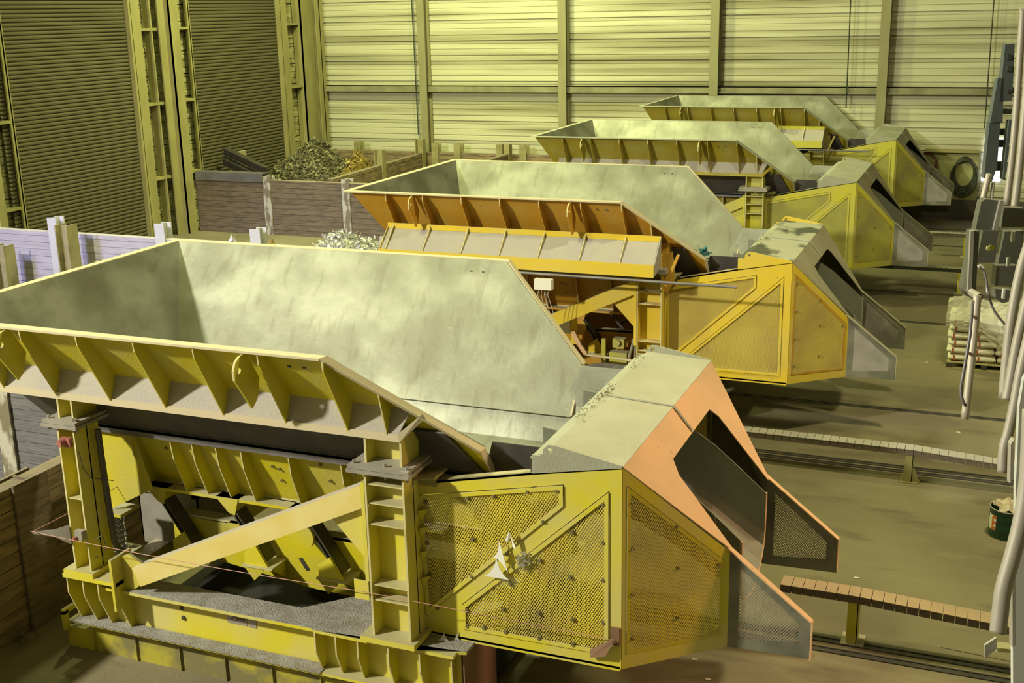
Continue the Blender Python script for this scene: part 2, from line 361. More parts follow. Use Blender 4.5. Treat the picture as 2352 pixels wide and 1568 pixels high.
# ------------------------------------------------------------------ the vibratory feeders
H = 4.23
def yi(z): return .09+.75*(4.23-z)
def rimz(x):           # height and outward position of the sloping front edge of the hopper side
    f = (x-4.40)/(5.47-4.40); return (f*.65, 4.23-f*(.87))
def feeder(ix, x, y, z, tray, P, PC, MESH, label, full=True, hood='hoodroof', front='hoodfront', edge='hoodfront', cell=(.022, .036, .0068)):
    root = thing('vibratory_feeder', label, 'feeder machine', (x, y, ZF+z), 'vibratory feeders in a row')
    def mb(): return M()
    # ---- hopper
    h = mb()
    for mir in (0, 1):
        q = mb()
        q.plate([(.09, .09, H), (4.40, .09, H), (5.46, yi(3.36), 3.36), (5.46, yi(2.92), 2.92), (.68, yi(2.92), 2.92)], (0, -.012, -.016))
        if mir: q.mirror(2.0)
        h.add(q.v, q.f)
    h.plate([(.09, .09, H), (.09, 3.91, H), (.68, 4-yi(2.92), 2.92), (.68, yi(2.92), 2.92)], (-.016, 0, -.008))
    hop = h.build('hopper', P, root)
    l = mb()
    for mir in (0, 1):
        q = mb()
        q.plate([(.10, .10, H-.005), (4.40, .10, H-.005), (5.47, yi(3.36)+.006, 3.36), (5.47, yi(2.90)+.006, 2.90), (.69, yi(2.90)+.006, 2.90)], (0, .008, .010))
        if mir: q.mirror(2.0)
        l.add(q.v, q.f)
    l.plate([(.10, .10, H-.005), (.10, 3.90, H-.005), (.69, 4-yi(2.9), 2.90), (.69, yi(2.9), 2.90)], (.010, 0, .006))
    l.build('hopper_liner', 'liner', hop, label='worn bright steel lining inside the hopper')
    r = mb()
    r.plate([(0, 0, H+.01), (4.40, 0, H+.01), (4.42, .10, H+.01), (.10, .10, H+.01)], (0, 0, -.02))
    r.plate([(0, 4, H+.01), (4.40, 4, H+.01), (4.42, 3.90, H+.01), (.10, 3.90, H+.01)], (0, 0, -.02))
    r.plate([(0, 0, H+.01), (0, 4, H+.01), (.10, 3.9, H+.01), (.10, .1, H+.01)], (0, 0, -.02))
    for mir in (0, 1):
        q = mb(); q.plate([(4.40, 0, H+.01), (5.48, .65, 3.36), (5.48, .75, 3.36), (4.42, .10, H+.01)], (-.012, 0, -.016))
        q.plate([(5.48, .65, 3.36), (5.48, 1.02, 2.92), (5.48, 1.10, 2.92), (5.48, .75, 3.36)], (-.015, 0, 0))
        if mir: q.mirror(2.0)
        r.add(q.v, q.f)
    r.build('rim_flange', 'rim' if front == 'salmon' or P == 'orange' else 'hoodroof', hop, label='pale dusty flange around the hopper top')
    # ribs
    def ribprof(xx, zt=4.21, yt=0.0):
        if tray: pts = [(yt, zt), (yt+.01, zt-.1), (.10, 3.97), (.27, 3.70), (.47, 3.70), (yi(zt)-.02, zt)]
        else: pts = [(yt, zt), (yt+.01, zt-.08), (.34, 3.52), (.50, 3.66), (yi(zt)-.02, zt)]
        return [(xx, a, b) for a, b in pts]
    xs = [.72, 1.34, 1.97, 2.58, 3.19, 3.82, 4.42]
    rib0 = None
    for mir in (0, 1):
        r0 = mb(); r0.plate(ribprof(0), (.012, 0, 0))
        if mir: r0.mirror(2.0)
        r0 = r0.build('rib', P, hop)
        for k, xx in enumerate(xs):
            if k == 0: r0.location.x = xx
            else: copy_to(r0, hop, xx-xs[0])
    yt, zt = rimz(4.78); q = mb(); q.plate([(4.78, yt, zt-.02), (4.78, .34, 3.52), (4.78, .5, 3.66), (4.78, yi(zt)-.02, zt-.02)], (.012, 0, 0)); q.build('rib', P, hop)
    # lifting eyes
    for xx in (1.16, 3.66):
        c = mb(); prof = [(.06, 4.21), (-.03, 4.20), (-.09, 4.17), (-.125, 4.10), (-.12, 4.02), (.09, 3.72), (.17, 3.78), (.22, 3.95)]
        hc = (-.055, 4.09); hole = [(xx, hc[0]+.028*math.cos(a*math.pi/5), hc[1]+.028*math.sin(a*math.pi/5)) for a in range(10)]
        c.plate([(xx, a, b) for a, b in prof], (.02, 0, 0), [hole]); c.build('lifting_eye', P, hop)
    # shelf / tray
    if tray:
        t = mb(); t.plate([(.62, .24, 3.66), (4.93, .24, 3.66), (4.93, -.10, 3.36), (.62, -.10, 3.36)], (0, 0, -.012)); tr = t.build('spill_tray', 'tray', hop, label='grey dusty sloping tray under the hopper ribs')
        t = mb(); t.box(.62, 4.93, .235, .25, 3.66, 3.74); t.box(.62, 4.93, -.115, -.10, 3.22, 3.40); t.plate([(.62, .24, 3.70), (.62, -.1, 3.40), (.62, -.1, 3.24), (.62, .24, 3.5)], (.01, 0, 0)); t.build('tray_lip', PC, hop)
        t = mb(); t.plate([(4.93, .24, 3.74), (4.93, -.1, 3.40), (4.93, -.1, 3.24), (4.93, .24, 3.30)], (.01, 0, 0)); t.build('tray_end', 'tray', hop)
        t0 = mb(); t0.plate([(0, .24, 3.665), (0, .24, 3.73), (0, -.10, 3.39), (0, -.10, 3.37)], (.012, 0, 0)); t0 = t0.build('rib', PC, hop); t0.location.x = xs[0]
        for xx in xs[1:]: copy_to(t0, hop, xx-xs[0])
        for mir in (0,):
            q = mb(); q.box(.62, 5.0, .45, .60, 3.40, 3.60); q.build('side_beam', P, hop)
    else:
        t = mb(); t.plate([(.50, .43, 3.75), (4.98, .43, 3.75), (4.88, .345, 3.53), (.50, .345, 3.53)], (0, .012, -.01)); t.build('shelf', 'tray', hop, label='grey dusty ledge below the hopper ribs')
        t = mb(); t.plate([(.50, .35, 3.545), (4.88, .35, 3.545), (5.08, .42, 3.72), (5.10, .44, 3.68), (4.90, .35, 3.48), (.50, .35, 3.48)], (0, -.012, 0)); t.build('shelf_flange', 'rim' if front == 'salmon' else P, hop)
        t = mb(); t.plate([(.50, 3.57, 3.75), (4.98, 3.57, 3.75), (4.88, 3.655, 3.53), (.50, 3.655, 3.53)], (0, -.012, -.01)); t.build('shelf', 'tray', hop)
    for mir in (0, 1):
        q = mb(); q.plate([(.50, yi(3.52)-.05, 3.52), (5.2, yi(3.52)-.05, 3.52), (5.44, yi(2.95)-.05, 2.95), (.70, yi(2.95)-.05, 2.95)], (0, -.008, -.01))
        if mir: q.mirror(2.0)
        q.build('underside_shade', 'shade_steel', hop, label='dark violet-grey sheet standing in for shade on the hopper underside')  # added dark sheet, paints the shade on the hopper underside
    # bolt holes near the rim
    for yy, s_ in ((4-yi(4.12)-.012, -1), (yi(4.10)-.03, 1)):
        for xx in (4.02, 4.16):
            c = mb(); c.cyl((xx, yy, 4.12 if s_ < 0 else 4.1), (xx, yy+.006*s_, 4.115 if s_ < 0 else 4.1), .018, 10); c.build('bolt_hole', 'dark', hop)
    # ---- trough
    t = mb()
    def trough_side():
        q = mb(); q.plate([(1.28, .98, 3.02), (6.02, .98, 3.02), (6.02, 1.24, 2.38), (1.55, 1.24, 2.38), (1.30, 1.10, 2.70)], (0, .012, 0)); return q
    for mir in (0, 1):
        q = trough_side()
        if mir: q.mirror(2.0)
        t.add(q.v, q.f)
    t.box(1.3, 6.02, 1.24, 2.76, 2.36, 2.38)
    tro = t.build('feed_trough', P, root)
    t = mb(); t.box(.95, 6.0, 1.22, 2.78, 2.62, 2.66)
    for mir in (0, 1):
        q = mb(); q.plate([(1.35, 1.0, 3.0), (6.0, 1.0, 3.0), (6.0, 1.22, 2.62), (1.35, 1.22, 2.62)], (0, .01, 0)); q.plate([(5.50, .88, 3.37), (6.0, .88, 3.37), (6.0, 1.0, 3.0), (5.47, 1.0, 3.0)], (0, .01, 0))
        if mir: q.mirror(2.0)
        t.add(q.v, q.f)
    t.build('trough_liner', 'liner', tro, label='worn steel trough floor')
    for mir in (0, 1):
        q = mb(); q.box(1.12, 5.55, .90, 1.0, 3.01, 3.03); q.box(1.12, 5.55, .90, .91, 2.96, 3.03); q.plate([(1.1, .92, 3.03), (5.5, .92, 3.03), (5.5, .94, 3.08), (1.1, .94, 3.08)], (0, .01, 0))
        if mir: q.mirror(2.0)
        q.build('trough_flange', 'bluesteel', tro, label='blue-grey steel flange of the trough')
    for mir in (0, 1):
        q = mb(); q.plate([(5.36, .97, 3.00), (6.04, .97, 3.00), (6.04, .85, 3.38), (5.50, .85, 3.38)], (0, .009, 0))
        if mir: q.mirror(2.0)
        q.build('side_extension', 'shade_steel' if not mir else 'extension', tro)  # near plate darker than its far twin: its shade is in the colour
    rx = [1.62, 2.10, 2.35, 2.62, 2.90, 3.42, 3.97, 4.5]
    for mir in (0, 1):
        if mir and ix > 0: continue
        q = mb(); q.plate([(0, .92, 2.96), (0, .95, 2.75), (0, 1.10, 2.36), (0, 1.26, 2.36), (0, 1.0, 3.0)], (.012, 0, 0))
        if mir: q.mirror(2.0)
        r0 = q.build('rib', P, tro); r0.location.x = rx[0]
        for xx in rx[1:]: copy_to(r0, tro, xx-rx[0])
    q = mb(); q.plate([(1.24, .97, 3.0), (1.62, .97, 3.0), (1.78, .99, 2.38), (1.27, .97, 2.12)], (0, .012, 0)); q.build('end_plate', P, tro)
    q = mb(); q.box(1.3, 4.9, 1.08, 1.20, 2.34, 2.37); q.build('bottom_flange', P, tro)
    q = mb()
    for xx, zz in ((1.95, 2.82), (2.0, 2.6), (2.25, 2.7), (2.5, 2.66), (3.15, 2.78), (3.22, 2.76), (3.2, 2.62), (3.75, 2.7), (3.7, 2.88), (4.25, 2.8)):
        yy = .98+(3.02-zz)*.406; q.cyl((xx, yy-.02, zz-.01), (xx, yy+.01, zz), .017, 6)
    parts(q, 'bolt', 'bolt', tro)
    # ---- columns
    def column(x0, x1, z0, z1, stf, mir, gz):
        c = mb(); c.box(x0, x0+.018, .30, .62, z0, z1); c.box(x1-.018, x1, .30, .62, z0, z1); c.box(x0, x1, .455, .47, z0, z1)
        if mir: c.mirror(2.0)
        c = c.build('column', PC, root)
        def sub(q, name, mt, **kw):
            if mir: q.mirror(2.0)
            return q.build(name, mt, c, **kw)
        for zz in stf: q = mb(); q.box(x0+.018, x1-.018, .315, .455, zz, zz+.012); sub(q, 'stiffener', PC)
        q = mb(); q.box(x0-.14, x1+.07, .25, .70, z1+.005, z1+.035); q.box(x0-.13, x1+.06, .26, .69, z1+.04, z1+.07); sub(q, 'cap_plate', 'greysteel')
        q = mb(); q.box(x0-.10, x1+.05, .25, .72, z0-.05, z0); sub(q, 'base_plate', PC)
        q = mb()
        for xx in (x0-.01, x1-.05): q.box(xx, xx+.018, .35, .66, z1+.07, gz)
        q.box(x0-.01, x1-.035, .50, .515, z1+.07, gz); sub(q, 'stub', PC)
        if not mir:
            q = mb()
            for xx, yy in ((x0-.09, .31), (x0+.2, .31), (x1+.03, .31)): q.cyl((xx, yy, z1-.04), (xx, yy, z1+.10), .014, 6)
            parts(q, 'bolt', 'greysteel', c)
        return c
    gz = 3.5 if not tray else 3.45
    column(4.57, 4.94, 1.69, 3.19, (3.08, 2.91, 2.72, 2.16, 2.02), 0, gz)
    column(1.34, 1.54, 1.78, 3.22, (2.50,), 0, gz)
    column(4.57, 4.94, 1.69, 3.19, (3.08, 2.91, 2.72), 1, gz)
    column(1.34, 1.54, 1.78, 3.22, (2.50,), 1, gz)
    # ---- brace
    for mir in (0, 1):
        q = mb(); q.bar((2.06, .375, 1.80), (4.56, .375, 2.98), .14, .19, (0, 1, 0))
        if mir: q.mirror(2.0)
        bb = q.build('brace', 'brace' if ix == 0 else PC, root)
        if not mir:
            q = mb(); q.plate([(4.18, .36, 2.72), (4.56, .36, 2.90), (4.56, .36, 2.30), (4.52, .36, 2.36)], (0, .03, 0)); q.box(4.53, 4.565, .30, .45, 2.1, 3.1); q.build('gusset', PC, bb)
            q = mb(); q.plate([(1.84, .36, 1.95), (1.96, .36, 2.0), (2.25, .36, 1.84), (1.95, .36, 1.62), (1.84, .36, 1.62)], (0, .03, 0)); q.box(1.83, 1.86, .22, .50, 1.45, 1.98); q.build('gusset', P, bb)
    # ---- base
    for mir in (0, 1):
        q = mb()
        q.box(1.60, 5.32, .32, .62, 1.59, 1.62); q.box(1.60, 5.32, .47, .49, 1.19, 1.60); q.box(1.15, 5.36, .32, .62, 1.165, 1.19)
        if mir: q.mirror(2.0)
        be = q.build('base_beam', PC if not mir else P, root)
        if mir: continue
        q = mb(); q.box(1.2, 4.0, .30, .46, 1.19, 1.20); q.box(1.9, 3.97, .325, .60, 1.62, 1.632); q.build('dust_layer', 'dustgrey', be, label='thick grey dust lying on the beam')
        q = mb(); q.box(1.22, 1.86, .25, .80, 1.69, 1.73); q.build('top_plate', PC, be)
        for xx in (1.24, 1.43, 1.61, 1.84):
            q = mb(); q.plate([(xx, .27, 1.69), (xx, .27, 1.52), (xx, .40, 1.19), (xx, .62, 1.19), (xx, .62, 1.69)], (.014, 0, 0)); q.build('bracket_rib', P, be)
        q = mb(); q.box(1.24, 1.85, .60, .615, 1.19, 1.69); q.build('bracket_back', P, be)
        q = mb(); q.plate([(3.62, .56, 1.63), (3.97, .30, 1.63), (5.00, .30, 1.63), (5.40, .42, 1.63), (5.40, 1.0, 1.63), (4.05, 1.0, 1.63)], (0, 0, -.03)); pl = q.build('platform', 'dustgrey', be, label='dust-covered deck plate under the column')
        q = mb(); q.plate([(3.97, .297, 1.63), (5.00, .297, 1.63), (5.40, .417, 1.63), (5.40, .417, 1.60), (5.0, .297, 1.60), (3.97, .297, 1.60)], (0, -.004, 0)); q.build('platform_edge', PC, be)
        for xx in (3.97, 4.18, 4.40, 4.70, 5.0, 5.26):
            yf = .30 if xx < 5.1 else .38
            q = mb(); q.plate([(xx, yf, 1.60), (xx, yf, 1.42), (xx, .42, 1.10), (xx, .50, .98), (xx, .62, .98), (xx, .62, 1.60)], (.014, 0, 0)); q.build('bracket_rib', P, be)
        q = mb(); q.box(3.97, 5.36, .60, .615, .80, 1.60); q.build('bracket_back', P, be)
        q = mb(); q.plate([(5.36, .42, 1.60), (5.36, .42, .80), (5.36, 1.1, .80), (5.36, 1.1, 1.60)], (.012, 0, 0)); q.build('end_plate', 'brown', be, label='reddish brown end plate of the base')
        q = mb()
        for xx, zz in ((4.55, 1.52), (4.55, 1.42), (4.55, 1.34), (4.55, 1.27), (4.55, 1.12), (5.14, 1.45), (5.14, 1.2)): q.cyl((xx, .59, zz), (xx, .60, zz), .028 if zz != 1.34 else .014, 12)
        for xx, zz in ((2.42, 1.47), (2.43, 1.37)): q.cyl((xx, .455, zz), (xx, .47, zz), .022, 12)
        parts(q, 'bolt_hole', 'dark', be)
        q = mb(); q.box(1.30, 5.40, .46, .62, ZF, 1.09); q.box(1.30, 5.40, .42, .62, 1.075, 1.09)
        for xx in [1.31+.52*k for k in range(8)]: q.box(xx, xx+.012, .435, .46, ZF, 1.165)
        lb = q.build('floor_beam', 'yellow_dirty' if ix == 0 else P, be)
        q = mb(); q.box(.98, 1.02, .40, .46, 1.0, 1.2); q.box(.98, 1.02, .40, 1.2, 1.17, 1.22); q.box(.98, 1.32, .46, .50, ZF, 1.02); q.box(1.0, 1.3, .5, 1.2, ZF, 1.0); q.build('end_frame', P, be)
        if full:
            q = mb(); q.box(2.93, 3.15, .462, .47, 1.42, 1.52); q.box(3.17, 3.25, .462, .47, 1.415, 1.51); sg = q.build('sign_plate', 'plate', be, label='worn grey maker plate on the beam web')
            q = mb(); q.bar((2.98, .459, 1.455), (3.02, .459, 1.50), .004, .008, (0, 1, 0)); q.bar((3.02, .459, 1.50), (3.045, .459, 1.49), .004, .008, (0, 1, 0))
            for k in range(8): q.box(3.04+k*.012, 3.048+k*.012, .459, .461, 1.466, 1.49-(k % 3)*.003)
            q.build('sign_lettering', 'print', be)
    q = mb(); q.box(1.3, 1.5, .62, 3.38, 1.2, 1.55); q.box(5.1, 5.3, .62, 3.38, 1.2, 1.55); parts(q, 'cross_beam', P, root)
    q = mb(); q.plate([(2.2, 1.9, 1.32), (4.6, 1.55, 1.62), (4.6, 1.55, 1.30), (2.2, 1.9, 1.15)], (0, .02, 0)); q.build('inner_beam', P, root)
    # ---- lower mass frame
    for mir in (0, 1):
        q = mb(); q.plate([(1.75, 1.28, 2.0), (2.4, 1.28, 1.98), (2.45, 1.28, 2.02), (4.6, 1.28, 2.02), (4.6, 1.28, 1.42), (3.4, 1.28, 1.44), (1.75, 1.28, 1.62)], (0, .02, 0))
        q.box(1.75, 4.6, 1.28, 1.42, 2.0, 2.02)
        if mir: q.mirror(2.0)
        fr = q.build('drive_frame', P, root)
    q = mb(); q.plate([(3.22, 1.275, 1.74), (3.26, 1.275, 1.76), (3.34, 1.275, 1.64), (3.30, 1.275, 1.62)], (0, .002, 0)); q.build('slot', 'dark', root)
    q = mb(); q.cyl((3.42, 1.05, 2.10), (3.42, 1.27, 2.10), .13, 28); q.build('motor_cover', P, root, label='round cover of the vibration motor')
    q = mb(); q.box(1.15, 1.9, 1.5, 1.515, 1.5, 2.12); q.box(1.15, 1.9, 2.3, 2.32, 1.5, 2.12); q.box(1.15, 1.165, 1.5, 2.3, 1.5, 2.12); q.box(1.885, 1.9, 1.5, 2.3, 1.5, 2.12); q.box(1.12, 1.93, 1.46, 1.54, 2.10, 2.13); q.box(1.86, 1.93, 1.46, 2.34, 2.10, 2.13); q.build('counterweight_box', 'greysteel', root, label='open grey steel box below the trough')
    for xx in (1.78, 2.62, 3.45):
        q = mb()
        for dx in (0, .05): q.bar((xx+dx, 1.16, 2.24), (xx+dx+.32, 1.16, 1.76), .16, .018, (0, 1, 0))
        lk = q.build('support_link', 'dark', root, label='dark inclined leaf link')
        q = mb(); q.plate([(xx-.16, 1.07, 2.37), (xx+.10, 1.07, 2.37), (xx+.05, 1.07, 2.20), (xx-.02, 1.07, 2.22)], (0, .17, 0)); q.build('bracket', P, lk)
        q = mb(); q.plate([(xx+.14, 1.04, 1.72), (xx+.40, 1.04, 1.72), (xx+.27, 1.04, 1.94), (xx+.14, 1.04, 1.84)], (0, .03, 0)); q.box(xx+.12, xx+.46, 1.02, 1.28, 1.70, 1.72); q.build('bracket', PC, lk)
        q = mb(); q.plate([(xx+.13, 1.03, 1.70), (xx+.24, 1.03, 1.56), (xx+.34, 1.03, 1.66), (xx+.36, 1.03, 1.70)], (0, .01, 0)); q.plate([(xx+.38, 1.03, 1.70), (xx+.44, 1.03, 1.70), (xx+.44, 1.28, 1.70), (xx+.44, 1.28, 1.50)], (.01, 0, 0)); q.build('bracket_base', P, lk)
    q = mb(); q.box(1.3, 5.3, .64, 3.36, ZF+.02, ZF+.06); q.build('shade_pan', 'shade_black', root, label='added black sheet standing in for the shade under the machine')  # added black sheet, paints the darkness below the machine
    # springs
    for yy in (1.02, 2.98):
        q = mb(); n = 7*14; q.tube([(1.20+.105*math.cos(a*2*math.pi/14), yy+.105*math.sin(a*2*math.pi/14), 1.66+.40*a/n) for a in range(n+1)], .019, 8)
        sp = q.build('coil_spring', 'spring', root, True, label='grey steel coil spring')
        q = mb(); q.box(1.10, 1.44, yy-.14, yy+.14, 2.07, 2.10); q.box(1.10, 1.44, yy-.14, yy+.14, 1.62, 1.65); q.box(1.16, 1.40, yy-.1, yy+.1, 1.2, 1.62); parts(q, 'spring_seat', P, sp)
    # conduit bundle behind left column
    if full:
        q = mb(); q.tube([(1.62, .52, 3.15), (1.63, .52, 2.6), (1.64, .54, 2.0), (1.66, .62, 1.78)], .03, 8); q.build('conduit', 'dark', root)
        q = mb(); q.tube([(1.58, .29, 3.0), (1.60, .29, 2.85), (1.64, .33, 2.74), (1.75, .5, 2.66)], .005, 6); q.tube([(1.62, .30, 2.12), (1.68, .34, 2.16), (1.70, .36, 2.05), (1.66, .33, 1.92), (1.60, .30, 1.95)], .005, 6); q.tube([(1.78, .5, 1.95), (1.78, .46, 1.80), (1.86, .4, 1.74), (2.0, .4, 1.80)], .006, 6); q.build('cable', 'dark', root)
        q = mb(); q.box(1.40, 1.50, .27, .31, 3.04, 3.13); q.cyl((1.43, .27, 3.09), (1.42, .22, 3.085), .035, 12); q.build('signal_lamp', 'red', root, label='dusty red signal lamp')
        q = mb(); q.box(1.44, 1.53, .24, .30, 2.12, 2.21); q.build('pull_switch', 'greysteel', root)
        q = mb(); q.cyl((1.46, .24, 2.14), (1.45, .21, 2.135), .022, 10); q.build('switch_button', 'red', root)
        q = mb(); q.plate([(1.35, .28, 2.24), (1.22, .21, 2.20), (1.04, .13, 2.19), (1.04, .13, 2.165), (1.22, .21, 2.13), (1.35, .28, 2.04)], (0, .008, 0)); q.build('wire_bracket', 'greysteel', root)
        q = mb(); a, b, c = Vector((1.02, .13, 2.19)), Vector((4.52, .25, 2.12)), Vector((6.66, .54, 1.92)); q.tube([a.lerp(b, k/8)-Vector((0, 0, .03*math.sin(k/8*math.pi))) for k in range(9)]+[b.lerp(c, k/5) for k in range(1, 6)], .0032, 5); q.tube([(1.06, .13, 2.2), (1.3, .6, 2.32), (1.36, 1.0, 2.36)], .004, 5); q.build('pull_cord', 'pink', root, label='thin pink pull cord along the side')
        q = mb(); q.box(4.42, 4.56, .29, .30, 2.02, 2.20); q.build('cord_clip', PC, root)
        q = mb(); q.plate([(6.45, .56, 1.78), (6.66, .50, 1.95), (6.66, .50, 1.90), (6.60, .50, 1.78), (6.46, .54, 1.72)], (0, .01, 0)); q.box(6.63, 6.70, .555, .575, 1.86, 2.02); q.build('cord_anchor', 'brown', root)
    # ---- side guards (near and far)
    T = Vector((0, .03, 0))
    out1 = [(4.88, 3.03), (5.98, 3.27), (6.71, 3.41), (6.71, 1.64), (4.86, 1.64)]
    p1 = [(4.93, 2.93), (6.23, 3.20), (6.23, 3.01), (4.95, 1.80)]; p2 = [(5.29, 1.97), (6.61, 3.20), (6.61, 1.75), (5.29, 1.74)]
    def shrink(poly, d):
        c = Vector((sum(p[0] for p in poly)/len(poly), sum(p[1] for p in poly)/len(poly))); res = []
        n = len(poly)
        area = sum(poly[i][0]*poly[(i+1) % n][1]-poly[(i+1) % n][0]*poly[i][1] for i in range(n)); sg = 1 if area > 0 else -1
        L_ = []
        for i in range(n):
            a, b = Vector(poly[i]), Vector(poly[(i+1) % n]); e = (b-a).normalized(); nn = Vector((-e.y, e.x))*sg; L_.append((a+nn*d, e))
        for i in range(n):
            (a, e), (b, g) = L_[i-1], L_[i]; den = e.x*g.y-e.y*g.x
            t = ((b.x-a.x)*g.y-(b.y-a.y)*g.x)/den; res.append((a.x+e.x*t, a.y+e.y*t))
        return res
    fnA = lambda u, v: (u, .58, v)
    kx, ky = .72/.99, .68/.99
    fnB = lambda u, v: (6.715+u*kx, .585+u*ky, v)
    nB = Vector((ky, -kx, 0))
    p3o = [(0, 3.40), (.99, 2.50), (.99, 1.62), (0, 1.64)]; p3 = [(.035, 3.25), (.94, 2.43), (.94, 1.735), (.035, 1.765)]
    cw, ch, wd = cell
    for mir in (0, 1):
        def fin(q): return q.mirror(2.1) if mir else q
        q = mb(); q.plate([fnA(*p) for p in out1], T, [[fnA(*p) for p in p1], [fnA(*p) for p in p2]]); q.box(4.86, 6.70, .58, .72, 1.62, 1.66)
        # top bar ledge
        q.plate([(4.88, .58, 3.03), (5.98, .58, 3.27), (6.71, .58, 3.41), (6.71, .68, 3.41), (5.98, .68, 3.27), (4.88, .68, 3.03)], (0, 0, -.02))
        g = fin(q).build('guard_frame', PC, root)
        for pp in (p1, p2):
            q = mb(); q.plate([(p[0], .565, p[1]) for p in shrink(pp, .006)], (0, .012, 0), [[(p[0], .565, p[1]) for p in shrink(pp, .04)]]); pn = fin(q).build('guard_panel', PC, g)
            q = mb(); lattice(q, shrink(pp, .03), lambda u, v: (u, .585, v), cw, ch, wd, (0, -1, 0)); fin(q).build('mesh_infill', MESH, g)
        # saw tooth stiffeners beside column
        if not mir and full:
            q = mb()
            for zz in (2.82, 2.66, 2.44, 2.2): q.plate([(4.95, .5, zz), (5.0, .56, zz), (4.93, .56, zz-.12)], (.02, 0, 0))
            parts(q, 'clip', P, g)
        q = mb(); q.plate([fnB(*p) for p in p3o], -nB*.03, [[fnB(*p) for p in p3]])
        g3 = fin(q).build('guard_frame', PC if mir == 0 else 'cheek', root)  # far frame takes the dark steel to paint the interior shade
        q = mb(); off = nB*.006; q.plate([Vector(fnB(*p))+off for p in shrink(p3, .004)], -nB*.01, [[Vector(fnB(*p))+off for p in shrink(p3, .035)]]); fin(q).build('guard_panel', P, g3)
        if mir: q = mb(); q.plate([Vector(fnB(*p)) for p in shrink(p3, .025)], -nB*.01); fin(q).build('guard_shade_sheet', 'dark', g3)  # solid dark sheet added instead of mesh, paints the shade inside the hood
        else: q = mb(); lattice(q, shrink(p3, .025), fnB, cw, ch, wd*1.05, nB); q.build('mesh_infill', MESH, g3)
        if not mir:
            bl = [(5.0, 2.88), (5.38, 2.97), (5.62, 3.02), (5.92, 3.10), (6.18, 3.14), (5.42, 2.60), (6.05, 2.86), (4.99, 2.5), (5.0, 2.2), (5.06, 1.9), (5.4, 2.26), (5.72, 2.52),
                  (5.34, 1.93), (5.34, 1.78), (5.5, 1.79), (5.68, 2.0), (6.0, 2.02), (6.3, 2.02), (6.56, 2.04), (6.56, 2.42), (6.56, 2.75), (6.56, 3.08), (6.3, 2.8), (6.02, 2.5), (5.75, 2.25), (5.7, 1.79), (6.0, 1.79), (6.3, 1.79), (6.56, 1.80), (6.28, 2.4)]
            if full:
                b0 = mb(); b0.cyl((0, .557, 0), (0, .585, 0), .014, 6); b0.cyl((0, .567, 0), (0, .575, 0), .02, 10); b0.o = Vector((0, 0, -ZF)); b0 = b0.build('bolt', 'bolt', g); b0.location = (bl[0][0], 0, bl[0][1]-ZF)
                for xx, zz in bl[1:]: copy_to(b0, g, xx-bl[0][0], 0, zz-bl[0][1])
            q = mb()
            for u, v in ((.09, 3.1), (.09, 2.7), (.09, 2.3), (.09, 1.9), (.48, 2.82), (.5, 2.45), (.5, 2.0), (.88, 2.4)): a = Vector(fnB(u, v)); q.cyl(a-nB*.01, a+nB*.02, .013, 6)
            parts(q, 'bolt', 'bolt', g3)
        # cheek with mesh window
        co = [(7.43, 2.52), (8.12, 1.975), (8.12, 1.64), (7.43, 1.62)]; ci = [(7.52, 2.37), (8.02, 1.945), (8.02, 1.76), (7.52, 1.71)]
        q = mb(); q.plate([(a, 1.265, b) for a, b in co], (0, .02, 0), [[(a, 1.265, b) for a, b in ci]]); ck = fin(q).build('cheek_plate', 'cheek', root, label='sooty grey cheek beside the outlet')
        if ix: q = mb(); q.plate([(u, 1.27, v) for u, v in ci], (0, .008, 0)); fin(q).build('window_sheet', 'cheeksheet', ck)
        else: q = mb(); lattice(q, ci, lambda u, v: (u, 1.275, v), .024, .030, .0075, (0, -1, 0)); fin(q).build('mesh_window', 'mesh_grey', ck)
        q = mb(); q.plate([(7.40, 1.235, 2.56), (8.13, 1.235, 1.985), (8.13, 1.30, 1.985), (7.40, 1.30, 2.56)], (-.006, 0, -.010)); q.plate([(8.13, 1.235, 1.985), (8.13, 1.30, 1.985), (8.13, 1.30, 1.64), (8.13, 1.235, 1.64)], (-.01, 0, 0)); fin(q).build('edge_flange', edge, ck)
    q = mb(); q.plate([(4.90, .47, 3.12), (5.14, .47, 3.15), (5.14, .72, 3.15), (4.90, .72, 3.12)], (0, 0, -.02)); q.box(4.95, 5.1, .56, .6, 3.03, 3.11); q.build('hinge_plate', 'frame', root)
    # ---- hood
    q = mb()
    q.plate([(6.08, .585, 3.455), (6.72, .585, 3.415), (6.72, 3.615, 3.415), (6.08, 3.615, 3.455)], (0, 0, -.015))
    q.plate([(5.93, .62, 3.38), (6.08, .585, 3.455), (6.08, 3.615, 3.455), (5.93, 3.58, 3.38)], (0, 0, -.015))
    hd = q.build('hood_roof', hood, root, label='flat dust-covered hood roof')
    for mir in (0, 1):
        hole = [(6.115+.022*math.cos(a*math.pi/5), .575, 3.475+.022*math.sin(a*math.pi/5)) for a in range(10)]
        q = mb(); q.plate([(5.96, .575, 3.26), (6.71, .575, 3.40), (6.71, .575, 3.42), (6.16, .575, 3.52), (6.10, .575, 3.52), (6.06, .575, 3.48), (6.05, .575, 3.42), (5.96, .575, 3.42)], (0, .015, 0), [hole])
        if mir: q.mirror(2.1)
        q.build('lifting_lug', PC if P == 'orange' else 'hoodroof', hd)
    q = mb(); q.box(5.94, 5.955, .6, 3.6, 3.10, 3.38); q.build('rear_plate', 'dark', hd)
    q = mb(); q.tube([(6.10, 2.1, 3.46), (6.72, 2.1, 3.425), (6.90, 2.1, 3.205)], .012, 6); q.tube([(6.10, 2.13, 3.45), (6.72, 2.13, 3.418), (6.89, 2.13, 3.21)], .010, 6); q.build('roof_seam', 'hoodroof', hd)
